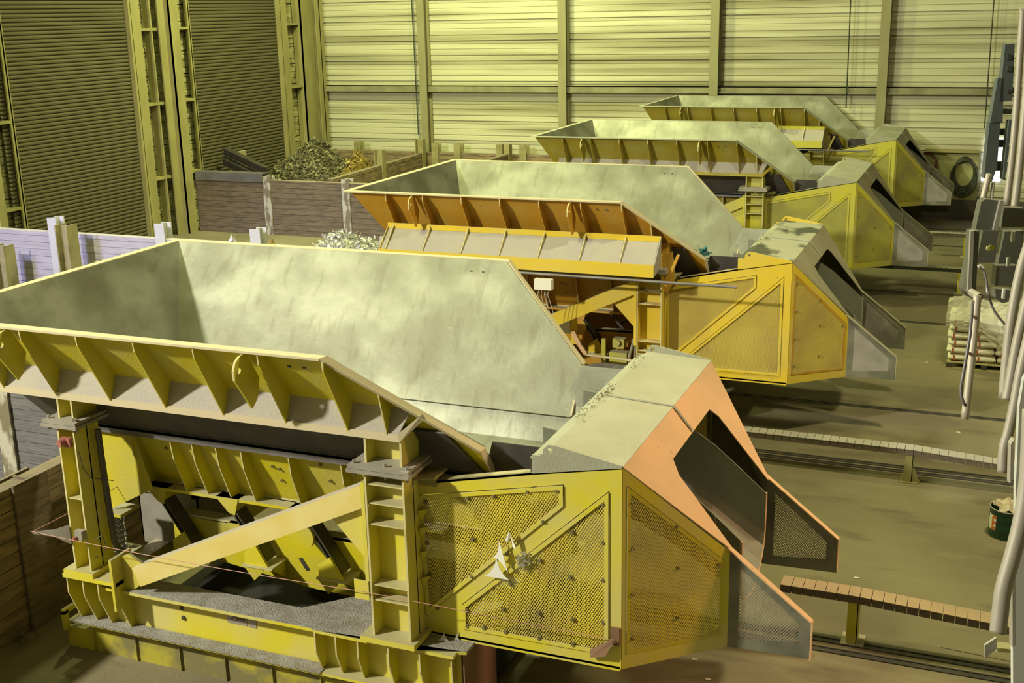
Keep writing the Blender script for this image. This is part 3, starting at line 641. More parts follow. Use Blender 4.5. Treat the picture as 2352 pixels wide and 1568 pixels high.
    q = mb(); q.cyl((5.97, .8, 3.36), (5.97, .98, 3.36), .035, 12); q.build('pipe_stub', 'dark', hd)
    fz = lambda xx: 3.415-1.222*(xx-6.715)
    q = mb(); out = [(6.715, .58), (7.44, 1.255), (7.46, 1.30), (6.98, 1.33), (6.90, 1.43), (6.90, 2.78), (6.97, 2.86), (7.46, 2.88), (7.44, 2.945), (6.715, 3.62)]
    q.plate([(a, b, fz(a)) for a, b in out], (-.008, 0, -.006)); q.build('hood_front', front, root, label='sloping front plate around the outlet opening')
    # rubbish clumps on the hood ridge
    if ix < 2:
        q = mb()
        for k in range(110 if ix == 0 else 40):
            yy = random.choice([1.55, 2.15, 2.2, 3.2, 2.0])+random.gauss(0, .12); a = Vector((6.06+random.gauss(0, .03), yy, 3.462+random.random()*.02)); d = Vector((random.uniform(-1, 1), random.uniform(-1, 1), random.uniform(-.3, .3))).normalized()*random.uniform(.01, .03); q.bar(a, a+d, .008, .004)
        q.build('debris', 'debris', hd, kind='stuff')
    # ---- discharge spout
    q = mb(); secs = []
    for xx, zt, zb in ((5.7, 3.30, 2.45), (6.5, 3.20, 2.36), (7.0, 2.89, 2.10), (7.25, 2.68, 1.92), (7.48, 2.48, 1.76)):
        sec = [(xx, 1.52, zt)]
        for a in range(0, 9): an = math.pi*a/8; sec.append((xx, 2.08-.54*math.cos(an), zb+.34*(1-math.sin(an))))
        sec.append((xx, 2.64, zt)); secs.append(sec)
    n = len(secs[0]); q.add([p for s_ in secs for p in s_], [(i*n+k, i*n+k+1, (i+1)*n+k+1, (i+1)*n+k) for i in range(len(secs)-1) for k in range(n-1)])
    sp = q.build('discharge_spout', 'extension', root, False, label='grey steel discharge spout inside the hood')
    sp.modifiers.new('t', 'SOLIDIFY').thickness = .014
    q = mb(); q.tube(secs[-1], .014, 6); q.build('spout_lip', edge, sp)
    q = mb(); q.tube(secs[3], .006, 5); q.build('spout_seam', 'greysteel', sp)
    if tray:
        q = mb(); q.plate([(4.9, .40, 3.42), (5.06, .40, 3.5), (5.10, .45, 3.10), (5.0, .45, 2.9), (4.92, .4, 2.9)], (0, .02, 0)); q.bar((5.02, .2, 3.05), (5.20, .2, 3.50), .05, .04, (0, 1, 0)); q.build('bracket', P, root)
        q = mb(); q.cyl((1.5, -.13, 3.18), (6.1, -.13, 3.17), .020, 12); q.build('horizontal_tube', 'bluesteel', root, label='long thin steel tube along the side')
        q = mb(); q.box(3.20, 3.46, -.24, -.14, 2.97, 3.12); jb = q.build('junction_box', 'whitepaint', root, label='pale grey junction box with cables')
        q = mb()
        for k in range(4): x0 = 3.25+k*.05; q.tube([(x0, -.18, 2.98), (x0-.02, -.17, 2.88), (x0-.02+.01*k, -.1, 2.7), (x0+.02, 0, 2.5)], .005, 5)
        q.build('cable', 'whitepaint', jb)
        q = mb(); q.cyl((3.70, .57, 1.81), (4.45, .57, 1.78), .018, 8); q.build('hand_rail', 'rim', root)
        q = mb(); q.bar((3.50, .57, 2.16), (3.60, .57, 1.97), .05, .07, (0, 1, 0)); q.bar((3.60, .57, 1.97), (3.71, .57, 1.82), .05, .06, (0, 1, 0)); q.build('hinged_arm', 'salmon', root, label='salmon-coloured hinged arm')
        q = mb(); q.box(3.46, 3.55, .60, .64, 1.95, 2.42); q.build('side_post', PC, root)
        q = mb(); q.box(3.05, 3.44, .62, .64, 2.10, 2.38); q.build('white_cover', 'whitepaint', root)
        q = mb(); q.box(4.02, 4.20, .9, 1.05, 1.86, 2.0); q.box(3.98, 4.26, .85, 1.05, 1.5, 1.80); q.box(3.86, 3.92, .85, .9, 1.3, 2.0); q.cyl((4.1, .86, 1.95), (4.1, .9, 1.95), .05, 10); q.build('drive_unit', 'green_clean', root, label='small bright yellow drive unit')
        q = mb(); q.bar((3.75, 1.5, 2.3), (4.1, 1.5, 1.9), .05, .04); q.bar((3.9, 1.6, 2.05), (4.5, 1.6, 2.3), .05, .04); q.bar((4.15, 1.4, 2.3), (4.3, 1.4, 2.05), .04, .04); q.build('linkage', 'dark', root)
        q = mb(); q.tube([(4.45, .6, 2.12), (4.42, .6, 2.0), (4.38, .6, 1.85), (4.37, .6, 1.5)], .022, 8); q.tube([(4.47, .6, 2.0), (4.46, .6, 1.5)], .018, 8); q.build('hose', 'greysteel', root)
    return root
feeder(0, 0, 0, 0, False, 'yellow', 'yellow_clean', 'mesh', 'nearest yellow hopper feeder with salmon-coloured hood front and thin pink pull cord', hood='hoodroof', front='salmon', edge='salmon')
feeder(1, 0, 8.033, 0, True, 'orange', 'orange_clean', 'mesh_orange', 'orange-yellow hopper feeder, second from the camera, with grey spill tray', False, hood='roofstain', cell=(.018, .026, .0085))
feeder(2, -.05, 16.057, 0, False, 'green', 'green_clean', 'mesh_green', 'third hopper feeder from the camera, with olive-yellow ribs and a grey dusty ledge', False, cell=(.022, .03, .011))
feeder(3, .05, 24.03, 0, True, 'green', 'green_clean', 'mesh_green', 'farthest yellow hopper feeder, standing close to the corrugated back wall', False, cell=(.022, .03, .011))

# things lying on the feeders
def offcut(pts, t, label, mt='white'):
    q = M(); q.plate(pts, t); return solo(q, 'metal_offcut', mt, label, 'metal offcut', 'white sheet offcuts on the near guard')
def concave(c, ux, uz, w_, h_):
    pts = []
    A, B, T_ = Vector((-w_/2, 0)), Vector((w_/2, 0)), Vector((0, h_))
    def curve(p, q_, ctl): return [(p*(1-t)**2+ctl*2*t*(1-t)+q_*t*t) for t in (0, .2, .4, .6, .8)]
    P2 = [A]+curve(B, T_, Vector((w_*.10, h_*.30)))+curve(T_, A, Vector((-w_*.10, h_*.30)))
    return [Vector(c)+Vector(ux)*p.x+Vector(uz)*p.y for p in P2]
offcut(concave((5.65, .52, 2.31), (1, 0, .0), (0.05, -.1, 1), .22, .19), (0, .004, 0), 'brightest white triangular offcut with curved sides lying flat on the diagonal bar')
offcut(concave((5.72, .51, 2.52), (.25, 0, -.95), (-.9, 0, -.2), .30, .10), (0, .004, 0), 'slender tilted white offcut above the bright triangular one')
offcut([(5.73, .53, 2.66), (5.78, .50, 2.76), (5.83, .52, 2.60), (5.80, .53, 2.60), (5.78, .53, 2.70), (5.75, .53, 2.64)], (0, .006, 0), 'small bent white offcut folded like a roof at the top')
q = M()
for k in range(46):
    a = Vector((5.87+random.gauss(0, .03), .54, 2.50+random.gauss(0, .04))); d = Vector((random.uniform(-1, 1), random.uniform(-.3, .3), random.uniform(-1, 1)))*.03; q.bar(a, a+d, .02, .003)
solo(q, 'foil_scrap', 'brightscrap', 'crumpled silvery foil caught beside the diagonal bar of the near guard', 'scrap')
for xx, yy, lb in ((5.14, .50, 'small upright white shard standing on the dusty deck below the near guard'), (5.24, .56, 'thin leaning white shard at the right end of the dusty deck')):
    q = M(); q.plate(concave((xx, yy, 1.632), (1, .2, 0), (0.1, .1, 1), .12 if xx < 5.2 else .05, .08), (0, .004, 0)); solo(q, 'metal_offcut', 'brightscrap', lb, 'metal offcut')
q = M()
for k in range(40):
    a = Vector((5.42+random.gauss(0, .03), 8.033+.79+random.gauss(0, .025), 3.38+random.random()*.10)); d = Vector((random.uniform(-1, 1), random.uniform(-1, 1), random.uniform(-1, 1)))*.035; q.bar(a, a+d, .05, .012)
solo(q, 'cloth_rag', 'teal', 'crumpled teal rag at the lip of the second hopper', 'rag')

# ------------------------------------------------------------------ setting
YW = 28.35; XL = -12.54
q = M(); q.box(-14, 18, -14, 30, ZF-.2, ZF); struct(q, 'floor', 'floor')
q = M(); q.box(-14, 18, -14, 30, 15.5, 15.7); struct(q, 'ceiling', 'girt')
q = M(); q.box(17, 17.2, -14, 30, ZF, 15.5); struct(q, 'wall_right', 'girt')
q = M(); q.box(-14, 18, -14.2, -14, ZF, 15.5); struct(q, 'wall_front', 'girt')
# profiled back wall
q = M(); prof = []; z = ZF
while z < 15.5:
    prof += [(0, z), (0, z+.13), (.035, z+.15), (.035, z+.16), (0, z+.18), (0, z+.34), (.02, z+.35), (.02, z+.36), (0, z+.375), (0, z+.50), (.02, z+.51), (.02, z+.52), (0, z+.535), (-.015, z+.60), (.07, z+.615), (.07, z+.635)]; z += .64
pts = []
for dy, zz in prof: pts += [(XL-.3, YW+dy, zz), (17, YW+dy, zz)]
q.add(pts, [(2*i, 2*i+1, 2*i+3, 2*i+2) for i in range(len(prof)-1)]); o = struct(q, 'wall_back', 'wallsteel')
# left wall: profiled sheet behind, roller doors in front
q = M(); pts = []
for dy, zz in prof: pts += [(XL-.25-dy, -14, zz), (XL-.25-dy, YW+.1, zz)]
q.add(pts, [(2*i, 2*i+1, 2*i+3, 2*i+2) for i in range(len(prof)-1)]); struct(q, 'wall_left', 'leftsheet')
for i, (y0, y1) in enumerate(((14.0, 18.75), (21.4, 26.0), (6.6, 11.4))):
    q = M(); pts = []; zz = ZF; pf = []
    while zz < 12: pf += [(0, zz), (.03, zz+.015), (.036, zz+.05), (.02, zz+.082), (-.004, zz+.088), (-.004, zz+.094)]; zz += .1
    for dx, z_ in pf: pts += [(XL-.12+dx, y0, z_), (XL-.12+dx, y1, z_)]
    q.add(pts, [(2*k, 2*k+1, 2*k+3, 2*k+2) for k in range(len(pf)-1)]); struct(q, 'door_%d' % (i+1), 'shutter')
# door jambs, columns and rails of the left wall
ti = [0]
def trim(mm, mt): ti[0] += 1; return struct(mm, 'trim_%d' % ti[0], mt)
for y0 in (11.55, 18.75, 26.0):
    q = M(); q.box(XL-.12, XL+.04, y0, y0+.10, ZF, 12); q.box(XL+.0, XL+.04, y0+.08, y0+.45, ZF, 12); trim(q, 'frame')
    for k, zz in enumerate((2.45, 4.50, 6.50, 8.5)):
        q = M(); q.box(XL-.2, XL+.04, y0+.45, y0+1.25, zz, zz+.07); trim(q, 'frame')
for y0 in (13.05, 20.15):
    q = M(); q.box(XL-.2, XL+.05, y0-.55, y0-.5, ZF, 12); q.box(XL-.2, XL+.28, y0-.02, y0+.02, ZF, 12); q.box(XL+.24, XL+.28, y0-.02, y0+.38, ZF, 12); q.box(XL-.2, XL+.1, y0+.38, y0+.42, ZF, 12); q.box(XL+.08, XL+.12, y0-.3, y0, ZF, 12); trim(q, 'frame')
    q = M(); q.box(XL-.02, XL+.02, y0+1.12, y0+1.22, ZF, 12); q.box(XL-.12, XL+.02, y0+1.18, y0+1.25, ZF, 12); trim(q, 'frame')
    for zz in (2.45, 4.50, 6.50): q = M(); q.box(XL-.2, XL+.03, y0+.42, y0+1.15, zz, zz+.07); trim(q, 'frame')
q = M(); q.box(XL-.2, XL+.12, 27.15, 27.2, ZF, 12); q.box(XL+.08, XL+.12, 27.15, 28.0, ZF, 12); q.box(XL+.3, XL+.34, 27.75, 28.2, ZF, 12); q.box(XL, XL+.34, 27.95, 28.0, ZF, 12); q.box(XL-.2, XL+.1, 28.2, 28.3, ZF, 12); trim(q, 'frame')
# back wall columns, girts, drop wires
for k, xx in enumerate((-8.42, -3.58, 1.2, 6.02, 10.9)):
    q = M(); q.box(xx-.13, xx+.13, YW-.42, YW-.39, ZF, 15.4); q.box(xx-.012, xx+.012, YW-.4, YW-.06, ZF, 15.4); q.box(xx-.13, xx+.13, YW-.07, YW-.03, ZF, 15.4); trim(q, 'column')
for z0, z1 in ((4.22, 4.5), (8.4, 8.7)):
    q = M(); q.box(XL, 17, YW-.20, YW-.02, z1-.03, z1); q.box(XL, 17, YW-.20, YW-.17, z0+.1, z1); q.box(XL, 17, YW-.28, YW-.17, z0+.08, z0+.12); trim(q, 'girt')
for xx, z0 in ((-8.72, 2.9), (5.06, 3.9), (8.82, 3.4)):
    q = M(); q.cyl((xx, YW-.3, z0), (xx-.12, YW-.3, 15), .018, 6); trim(q, 'hose')
q = M(); q.box(-9, 14, YW-.25, YW-.05, ZF, ZF+.55); struct(q, 'baseboard_back', 'dark')
# rails let into the floor
rails = [(-.10, 5.6), (2.93, 5.0), (3.12, 5.0), (7.90, 5.0), (8.06, 5.0), (10.47, 4.5), (15.95, 4.5), (18.5, 4.5), (24.0, 4.5), (26.4, 4.5)]
for yy, x0 in rails:
    q = M(); q.box(x0, 16.9, yy-.05, yy-.03, ZF, ZF+.012); q.box(x0, 16.9, yy+.03, yy+.05, ZF, ZF+.012); q.box(x0, 16.9, yy-.03, yy+.03, ZF, ZF+.004); trim(q, 'dark')
# bright high window at the far right
q = M(); q.box(8.85, 9.35, YW-.06, YW-.03, 1.9, 3.1); struct(q, 'window_1', 'glow')

# ------------------------------------------------------------------ timber bay walls
def bay_wall(label, a, b, ztop, mt, posts, pmt, over=.32, th=.18, ph=.15, pw=.24):
    """stacked sleepers from a to b held by upright H posts"""
    a, b = Vector((a[0], a[1], 0)), Vector((b[0], b[1], 0)); d = (b-a).normalized(); n = Vector((d.y, -d.x, 0))
    t = thing('timber_bay_wall', label, 'timber wall', ((a.x+b.x)/2, (a.y+b.y)/2, ZF)); t_off = ((a.x+b.x)/2, (a.y+b.y)/2, 0)
    q = M(t_off); z = ZF; k = 0
    while z < ztop-.02:
        h = min(ph, ztop-z); j = random.uniform(-.006, .006)
        q.bar(a+Vector((0, 0, z+h/2))+n*j, b+Vector((0, 0, z+h/2))+n*j, th, h-.009, n); z += h; k += 1
    q.build('planks', mt, t)
    for s_ in posts:
        c = a+d*s_; z1 = ztop+over
        q = M(t_off); w_ = pw
        for sg in (1, -1): q.bar(c+n*sg*(th/2+.03)+Vector((0, 0, ZF)), c+n*sg*(th/2+.03)+Vector((0, 0, z1-(0 if sg > 0 else .0))), w_, .03, d)
        q.bar(c+Vector((0, 0, ztop)), c+Vector((0, 0, z1)), .02, th, d)
        q.build('post', pmt, t)
    return t
bay_wall('pale bluish timber bay wall behind the nearest hopper, with white posts', (-12.4, 12.2), (-1.2, 12.2), 2.40, 'wood_pale', (.9, 2.75, 5.6, 7.95, 10.9), 'whitepanel')
bay_wall('grey-brown timber bay wall with flaking white posts in front of the large scrap heap', (-12.3, 20.75), (-5.0, 20.75), 2.36, 'wood', (2.45, 5.0, 7.2), 'post', .10)
bay_wall('low timber wall running back beside the right side of the large scrap heap', (-8.0, 21.0), (-8.25, 27.4), 2.40, 'wood_front', (3.2, 6.2), 'postdust', .45)
bay_wall('farthest timber wall, standing along the foot of the profiled back wall', (-12.3, 27.7), (-2.5, 27.7), 2.38, 'wood_front', (1.5, 4.4, 5.2, 6.7, 7.5), 'postdust', .30)
bay_wall('short dark timber wall end beside the far hoppers', (-5.2, 25.0), (-5.2, 27.4), 2.45, 'wood_front', (2.2,), 'postdust', .3)
bay_wall('dark brown timber wall left of the nearest feeder, with a wide worn post', (.30, -1.5), (.30, 3.3), 2.38, 'wood_front', (2.28,), 'wood', .02, pw=.46)
bay_wall('shaded timber cross wall behind the left end of the nearest feeder', (-9, 3.45), (.2, 3.45), 2.6, 'wood_blue', (3.5, 6.48), 'post', .0)
for xx, lb in ((-8.75, 'rusty brown steel post standing in front of the pale timber wall'), (-10.5, 'brown steel post at the left edge in front of the pale timber wall')):
    q = M(); z1 = 2.72 if xx > -9 else 2.2; y0 = 11.35 if xx > -9 else 11.3
    q.box(xx-.16, xx-.13, y0, y0+.32, ZF, z1); q.box(xx+.13, xx+.16, y0, y0+.32, ZF, z1); q.box(xx-.13, xx+.13, y0+.15, y0+.17, ZF, z1-.02); solo(q, 'steel_post', 'postdust', lb, 'post')
# steel channel on the second wall, and steel beams leaning on it
q = M(); q.box(-12.2, -9.95, 20.55, 20.60, 2.30, 2.52); q.box(-12.2, -9.95, 20.55, 20.9, 2.52, 2.545); solo(q, 'steel_channel', 'bluesteel', 'violet-grey steel channel lying on the left end of the grey-brown timber wall', 'steel channel')
for k, lb in enumerate(('upper dark steel beam sloping out of the scrap heap', 'lower dark steel beam sloping out of the scrap heap')):
    q = M(); q.ibeam((-12.3, 22.2-k*.1, 2.95-k*.28), (-10.4, 21.5-k*.1, 2.5-k*.28), .22, .2, .03); solo(q, 'steel_beam', 'dark', lb, 'steel beam')
q = M(); q.box(-12.35, -12.22, 22.9, 23.2, ZF, 2.85); solo(q, 'wooden_post', 'postdust', 'short square post under the upper end of the leaning steel beams', 'post')

# ------------------------------------------------------------------ scrap heaps
def heap(cx, cy, rx, ry, zt, n, mt, label, seed, size=.14, z0=ZF, shape=1.0):
    rnd = random.Random(seed); q = M()
    def hh(u, v): r = min(1, math.hypot(u, v)); return z0+(zt-z0)*(1-r**(1.5*shape))*(.9+.1*math.sin(u*7+seed)*math.cos(v*6)) if r < 1 else z0
    g = 22
    pts = []
    for i in range(g+1):
        for j in range(g+1):
            u, v = -1+2*i/g, -1+2*j/g; pts.append((cx+u*rx, cy+v*ry, hh(u, v)-.03+rnd.uniform(-.06, .06)))
    q.add(pts, [(i*(g+1)+j, (i+1)*(g+1)+j, (i+1)*(g+1)+j+1, i*(g+1)+j+1) for i in range(g) for j in range(g)])
    for k in range(n):
        a = rnd.uniform(0, 2*math.pi); r = math.sqrt(rnd.random())*.97; u, v = r*math.cos(a), r*math.sin(a)
        p = Vector((cx+u*rx, cy+v*ry, hh(u, v)+rnd.uniform(0, .07)))
        d = Vector((rnd.uniform(-1, 1), rnd.uniform(-1, 1), rnd.uniform(-.6, .6))).normalized(); L_ = size*rnd.uniform(.4, 1.6); wd = rnd.uniform(.015, .07)
        sd = Vector((rnd.uniform(-1, 1), rnd.uniform(-1, 1), rnd.uniform(-1, 1)))
        mid = p+d*L_*.5; d2 = (d+Vector((rnd.uniform(-1, 1), rnd.uniform(-1, 1), rnd.uniform(-1, 1)))*.6).normalized()
        q.bar(p, mid, wd, .006, sd); q.bar(mid, mid+d2*L_*.5, wd, .006, sd)
    return solo(q, 'scrap_heap', mt, label, 'scrap heap', kind='stuff')
heap(-10.35, 24.0, 2.0, 2.7, 3.10, 6500, 'scrap', 'large heap of dull tangled metal scrap behind the timber wall', 1, shape=1.1)
heap(-8.95, 24.3, .55, 2.2, 2.75, 1500, 'rustscrap', 'ochre-coloured scrap spilling down the right side of the large heap', 2)
heap(-4.2, 15.2, 1.7, 2.2, 2.15, 2600, 'brightscrap', 'bright silvery scrap heap behind the pale timber wall', 3, .10)
heap(-1.6, 1.4, 1.65, 1.9, 1.15, 500, 'scrap', 'pale scrap filling the bay left of the nearest feeder', 4, .12, shape=3)
for (px, py, s_, lb) in ((527, 545, .16, 'small curved white shard on top of the pale timber wall'), (642, 540, .13, 'crumpled yellowish foil beside a post of the pale timber wall')):
    q = M(); c = Vector((-5.1, 12.2, 2.40)) if px < 600 else Vector((-4.15, 12.2, 2.40))
    for k in range(5): q.plate(concave(c+Vector((random.uniform(-.04, .04), random.uniform(-.04, .04), 0)), (math.cos(k), math.sin(k), 0), (.3*math.sin(k), .2, 1), s_, s_), (0, .004, 0))
    solo(q, 'metal_offcut', 'brightscrap' if px < 600 else 'rustscrap', lb, 'metal offcut')
q = M()
for k in range(9): a = Vector((.55+random.gauss(0, .05), .30+random.gauss(0, .08), ZF+.05)); q.plate(concave(a, (math.cos(k), math.sin(k), .2), (.2, -.4, .6), .12, .1), (0, .004, 0))
solo(q, 'foil_scrap', 'scrap', 'crumpled scrap lying on the floor at the foot of the brown timber wall', 'scrap')

# ------------------------------------------------------------------ cable chains on posts
def chain(label, yc, x0, x1, ztop, px_, sag, mt_top, mt_side, postmt, flared=False, n=None):
    t = thing('cable_chain', label, 'cable chain', (px_, yc, ZF), 'cable chains on floor posts'); off = (px_, yc, 0)
    n = n or int((x1-x0)/.105); 
    def zz(x): return ztop-(sag*max(0, x-px_)) 
    for k in range(n):
        xa = x0+(x1-x0)*k/n; xb = x0+(x1-x0)*(k+.94)/n
        q = M(off); q.plate([(xa, yc-.10, zz(xa)), (xb, yc-.10, zz(xb)), (xb, yc-.10, zz(xb)-.075), (xa, yc-.10, zz(xa)-.075)], (0, .20, 0))
        l_ = q.build('chain_link', mt_side, t)
        if k < 40:
            q = M(off); q.plate([(xa, yc-.104, zz(xa)+.006), (xb, yc-.104, zz(xb)+.006), (xb, yc+.104, zz(xb)+.006), (xa, yc+.104, zz(xa)+.006)], (0, 0, -.006)); q.build('link_cover', mt_top, l_)
    q = M(off); q.box(px_-.07, px_+.03, yc-.09, yc-.075, ZF, ztop-.08); q.box(px_+.02, px_+.035, yc-.09, yc+.09, ZF, ztop-.08); q.box(px_-.12, px_+.10, yc-.12, yc+.12, ZF, ZF+.015)
    if flared: q.plate([(px_-.14, yc-.085, ZF), (px_+.14, yc-.085, ZF), (px_+.05, yc-.085, ZF+.2), (px_-.06, yc-.085, ZF+.2)], (0, .01, 0))
    q.build('post', postmt, t)
MT['chaintop'] = mat('tan_dust_on_chain', (.38, .28, .19), .8, 0, (.30, .23, .15), 5, .5)
MT['chainside'] = mat('dark_chain_side', (.10, .08, .06), .7, 0, (.16, .12, .10), 20, .6)
chain('nearest cable chain with tan dusty top, right of the nearest feeder hood', 3.20, 7.58, 9.75, 1.33, 8.30, .05, 'chaintop', 'chainside', 'yellow')
chain('second cable chain from the camera, crossing behind the near hood on a flared post', 7.62, 6.1, 9.9, 1.26, 8.50, .06, 'tray', 'chainside', 'frame', True)
chain('third cable chain from the camera, black below, on a bright yellow post', 18.67, 6.6, 8.95, 1.36, 8.72, .0, 'hoodfront', 'hose', 'green_clean')
chain('farthest cable chain, thin and grey, on a yellow post near the back wall', 22.7, 7.6, 9.0, 1.38, 8.70, .0, 'tray', 'chainside', 'green_clean')

# ------------------------------------------------------------------ drum
t = thing('steel_drum', 'dark green steel drum with a white and orange label, filled with plastic', 'drum', (9.68, 6.28, ZF)); off = (9.68, 6.28, 0)
q = M(off); R_ = .205; hh_ = .34; prof = [(R_*.98, 0), (R_, .01), (R_, .10), (R_*1.02, .115), (R_, .13), (R_, .22), (R_*1.02, .235), (R_, .25), (R_, hh_), (R_*1.03, hh_+.008), (R_*.97, hh_+.012), (R_*.95, hh_-.03), (R_*.95, .05), (0, .05)]
nn = 36; vs2 = []; fs2 = []
for r_, z_ in prof: vs2 += [(9.68+r_*math.cos(2*math.pi*k/nn), 6.28+r_*math.sin(2*math.pi*k/nn), ZF+z_) for k in range(nn)]
for i in range(len(prof)-1): fs2 += [(i*nn+k, i*nn+(k+1) % nn, (i+1)*nn+(k+1) % nn, (i+1)*nn+k) for k in range(nn)]
q.add(vs2, fs2).build('body', 'drum', t, True)
def arc(a0, a1, z0, z1, rr, mt, name):
    q = M(off); k = 8; v_ = []
    for i in range(k+1): a = math.radians(a0+(a1-a0)*i/k); v_ += [(9.68+rr*math.cos(a), 6.28+rr*math.sin(a), ZF+z0), (9.68+rr*math.cos(a), 6.28+rr*math.sin(a), ZF+z1)]
    q.add(v_, [(2*i, 2*i+2, 2*i+3, 2*i+1) for i in range(k)]); o = q.build(name, mt, t); o.modifiers.new('t', 'SOLIDIFY').thickness = .002
arc(198, 232, .10, .28, R_*1.03, 'white', 'label_sheet')
arc(218, 232, .245, .28, R_*1.045, 'orangeprint', 'label_mark'); arc(218, 232, .175, .21, R_*1.045, 'orangeprint', 'label_mark'); arc(218, 232, .105, .14, R_*1.045, 'orangeprint', 'label_mark'); arc(216, 221, .105, .28, R_*1.045, 'orangeprint', 'label_mark')
q = M(off); q.tube([(9.68+R_*math.cos(a*.3), 6.28+R_*math.sin(a*.3), ZF+hh_+.008) for a in range(21)], .008, 6, closed=True); q.build('rim', 'greysteel', t)
q = M(); g = 10; pts = [(9.68+.18*(i/g*2-1)*1.0, 6.28+.18*(j/g*2-1), ZF+hh_-.03+random.uniform(0, .07)+.05*(1-((i/g*2-1)**2+(j/g*2-1)**2)/2)) for i in range(g+1) for j in range(g+1)]
keep = [(i, j) for i in range(g) for j in range(g) if math.hypot((i+.5)/g*2-1, (j+.5)/g*2-1) < .95]
q.add(pts, [(i*(g+1)+j, (i+1)*(g+1)+j, (i+1)*(g+1)+j+1, i*(g+1)+j+1) for i, j in keep]); 
solo(q, 'plastic_sheet', mat('crumpled_pale_plastic', (.50, .42, .33), .4), 'crumpled pale plastic stuffed in the green drum', 'plastic sheet')

# ------------------------------------------------------------------ sacks on a pallet
PX, PY = 8.70, 12.98
t = thing('wooden_pallet', 'pale wooden pallet carrying the stack of white sacks', 'pallet', (PX+.6, PY+.5, ZF)); off = (PX+.6, PY+.5, 0)
for k in range(3):
    q = M(off); q.box(PX, PX+1.2, PY+k*.45, PY+k*.45+.10, ZF, ZF+.02); q.build('bottom_board', 'palletwood', t)
    for j in range(3): q = M(off); q.box(PX+j*.55, PX+j*.55+.10, PY+k*.45, PY+k*.45+.10, ZF+.02, ZF+.10); q.build('block', 'dark', t)
for k in range(6): q = M(off); q.box(PX, PX+1.2, PY+k*.18, PY+k*.18+.13, ZF+.10, ZF+.12); q.build('top_board', 'palletwood', t)
def sack_mesh(w_, d_, h_, sd):
    rnd = random.Random(sd); q = M(); nx, ny = 10, 8; v_ = []
    for s_ in (1, -1):
        for i in range(nx+1):
            for j in range(ny+1):
                u, v = i/nx*2-1, j/ny*2-1; e = max(0, 1-u**6)**.5*max(0, 1-v**6)**.5
                v_.append((u*w_/2, v*d_/2, ZF+h_/2+s_*h_/2*(.25+.75*e)*(1+rnd.uniform(-.04, .04))))
    B = (nx+1)*(ny+1); f_ = []
    for i in range(nx):
        for j in range(ny): a = i*(ny+1)+j; f_.append((a, a+ny+1, a+ny+2, a+1)); f_.append((B+a, B+a+1, B+a+ny+2, B+a+ny+1))
    for i in range(nx):
        for j in (0, ny): a = i*(ny+1)+j; f_.append((a, a+ny+1, B+a+ny+1, B+a))
    for j in range(ny):
        for i in (0, nx): a = i*(ny+1)+j; f_.append((a, a+1, B+a+1, B+a))
    q.add(v_, f_); return q
first = {}
for lay in range(6):
    cols = [(0, 0), (1, 0), (2, 0), (0, 1), (1, 1), (2, 1)]
    for (i, j) in cols:
        jx = random.uniform(-.005, .005); x_ = PX+.20+i*.39+jx-(.03*(lay % 2)); y_ = PY+.27+j*.5; z_ = ZF+.125+lay*.126
        row = ('lowest', 'second', 'third', 'fourth', 'fifth', 'top')[lay]; side = ('left', 'middle', 'right')[i]; dp = ('front', 'back')[j]
        r_ = thing('filled_sack', 'white woven sack with red stripe in the %s layer of the pallet stack, %s %s' % (row, dp, side), 'sack', (x_, y_, z_), 'white sacks stacked on the pallet')
        if not first:
            a = sack_mesh(.375, .47, .118, 3).build('bag', 'sack', r_, True); q = M(); q.box(-.10, -.07, -.238, -.2, ZF+.02, ZF+.10); b = q.build('red_stripe', 'redprint', r_); first = {'a': a, 'b': b}
        else: copy_to(first['a'], r_); copy_to(first['b'], r_)
q = M(); g = 16; pts = []
for i in range(g+1):
    for j in range(g+1):
        u, v = i/g, j/g; x_ = PX-.06+u*1.28; y_ = PY-.03+v*1.1
        z_ = ZF+.12+.75+.03+random.uniform(0, .08)+.15*math.exp(-((v-.7)/.25)**2)*(.6+.4*math.sin(u*9))
        pts.append((x_, y_, z_))
b0 = len(pts)
for i in range(g+1):
    for j in range(1, 9): u = i/g; drop = j/8*(.12 if u < .35 else .55*min(1, (u-.3)*2)*(1 if u < .9 else .8)+.08); pts.append((PX-.06+u*1.28, PY-.05-random.uniform(0, .05), ZF+.12+.77-drop))
fs = [(i*(g+1)+j, (i+1)*(g+1)+j, (i+1)*(g+1)+j+1, i*(g+1)+j+1) for i in range(g) for j in range(g)]
for i in range(g):
    fs.append((i*(g+1), (i+1)*(g+1), b0+(i+1)*8, b0+i*8))
    for j in range(7): fs.append((b0+i*8+j, b0+(i+1)*8+j, b0+(i+1)*8+j+1, b0+i*8+j+1))
q.add(pts, fs); solo(q, 'plastic_cover', 'film', 'clear crumpled plastic cover draped over the sack stack', 'plastic cover')

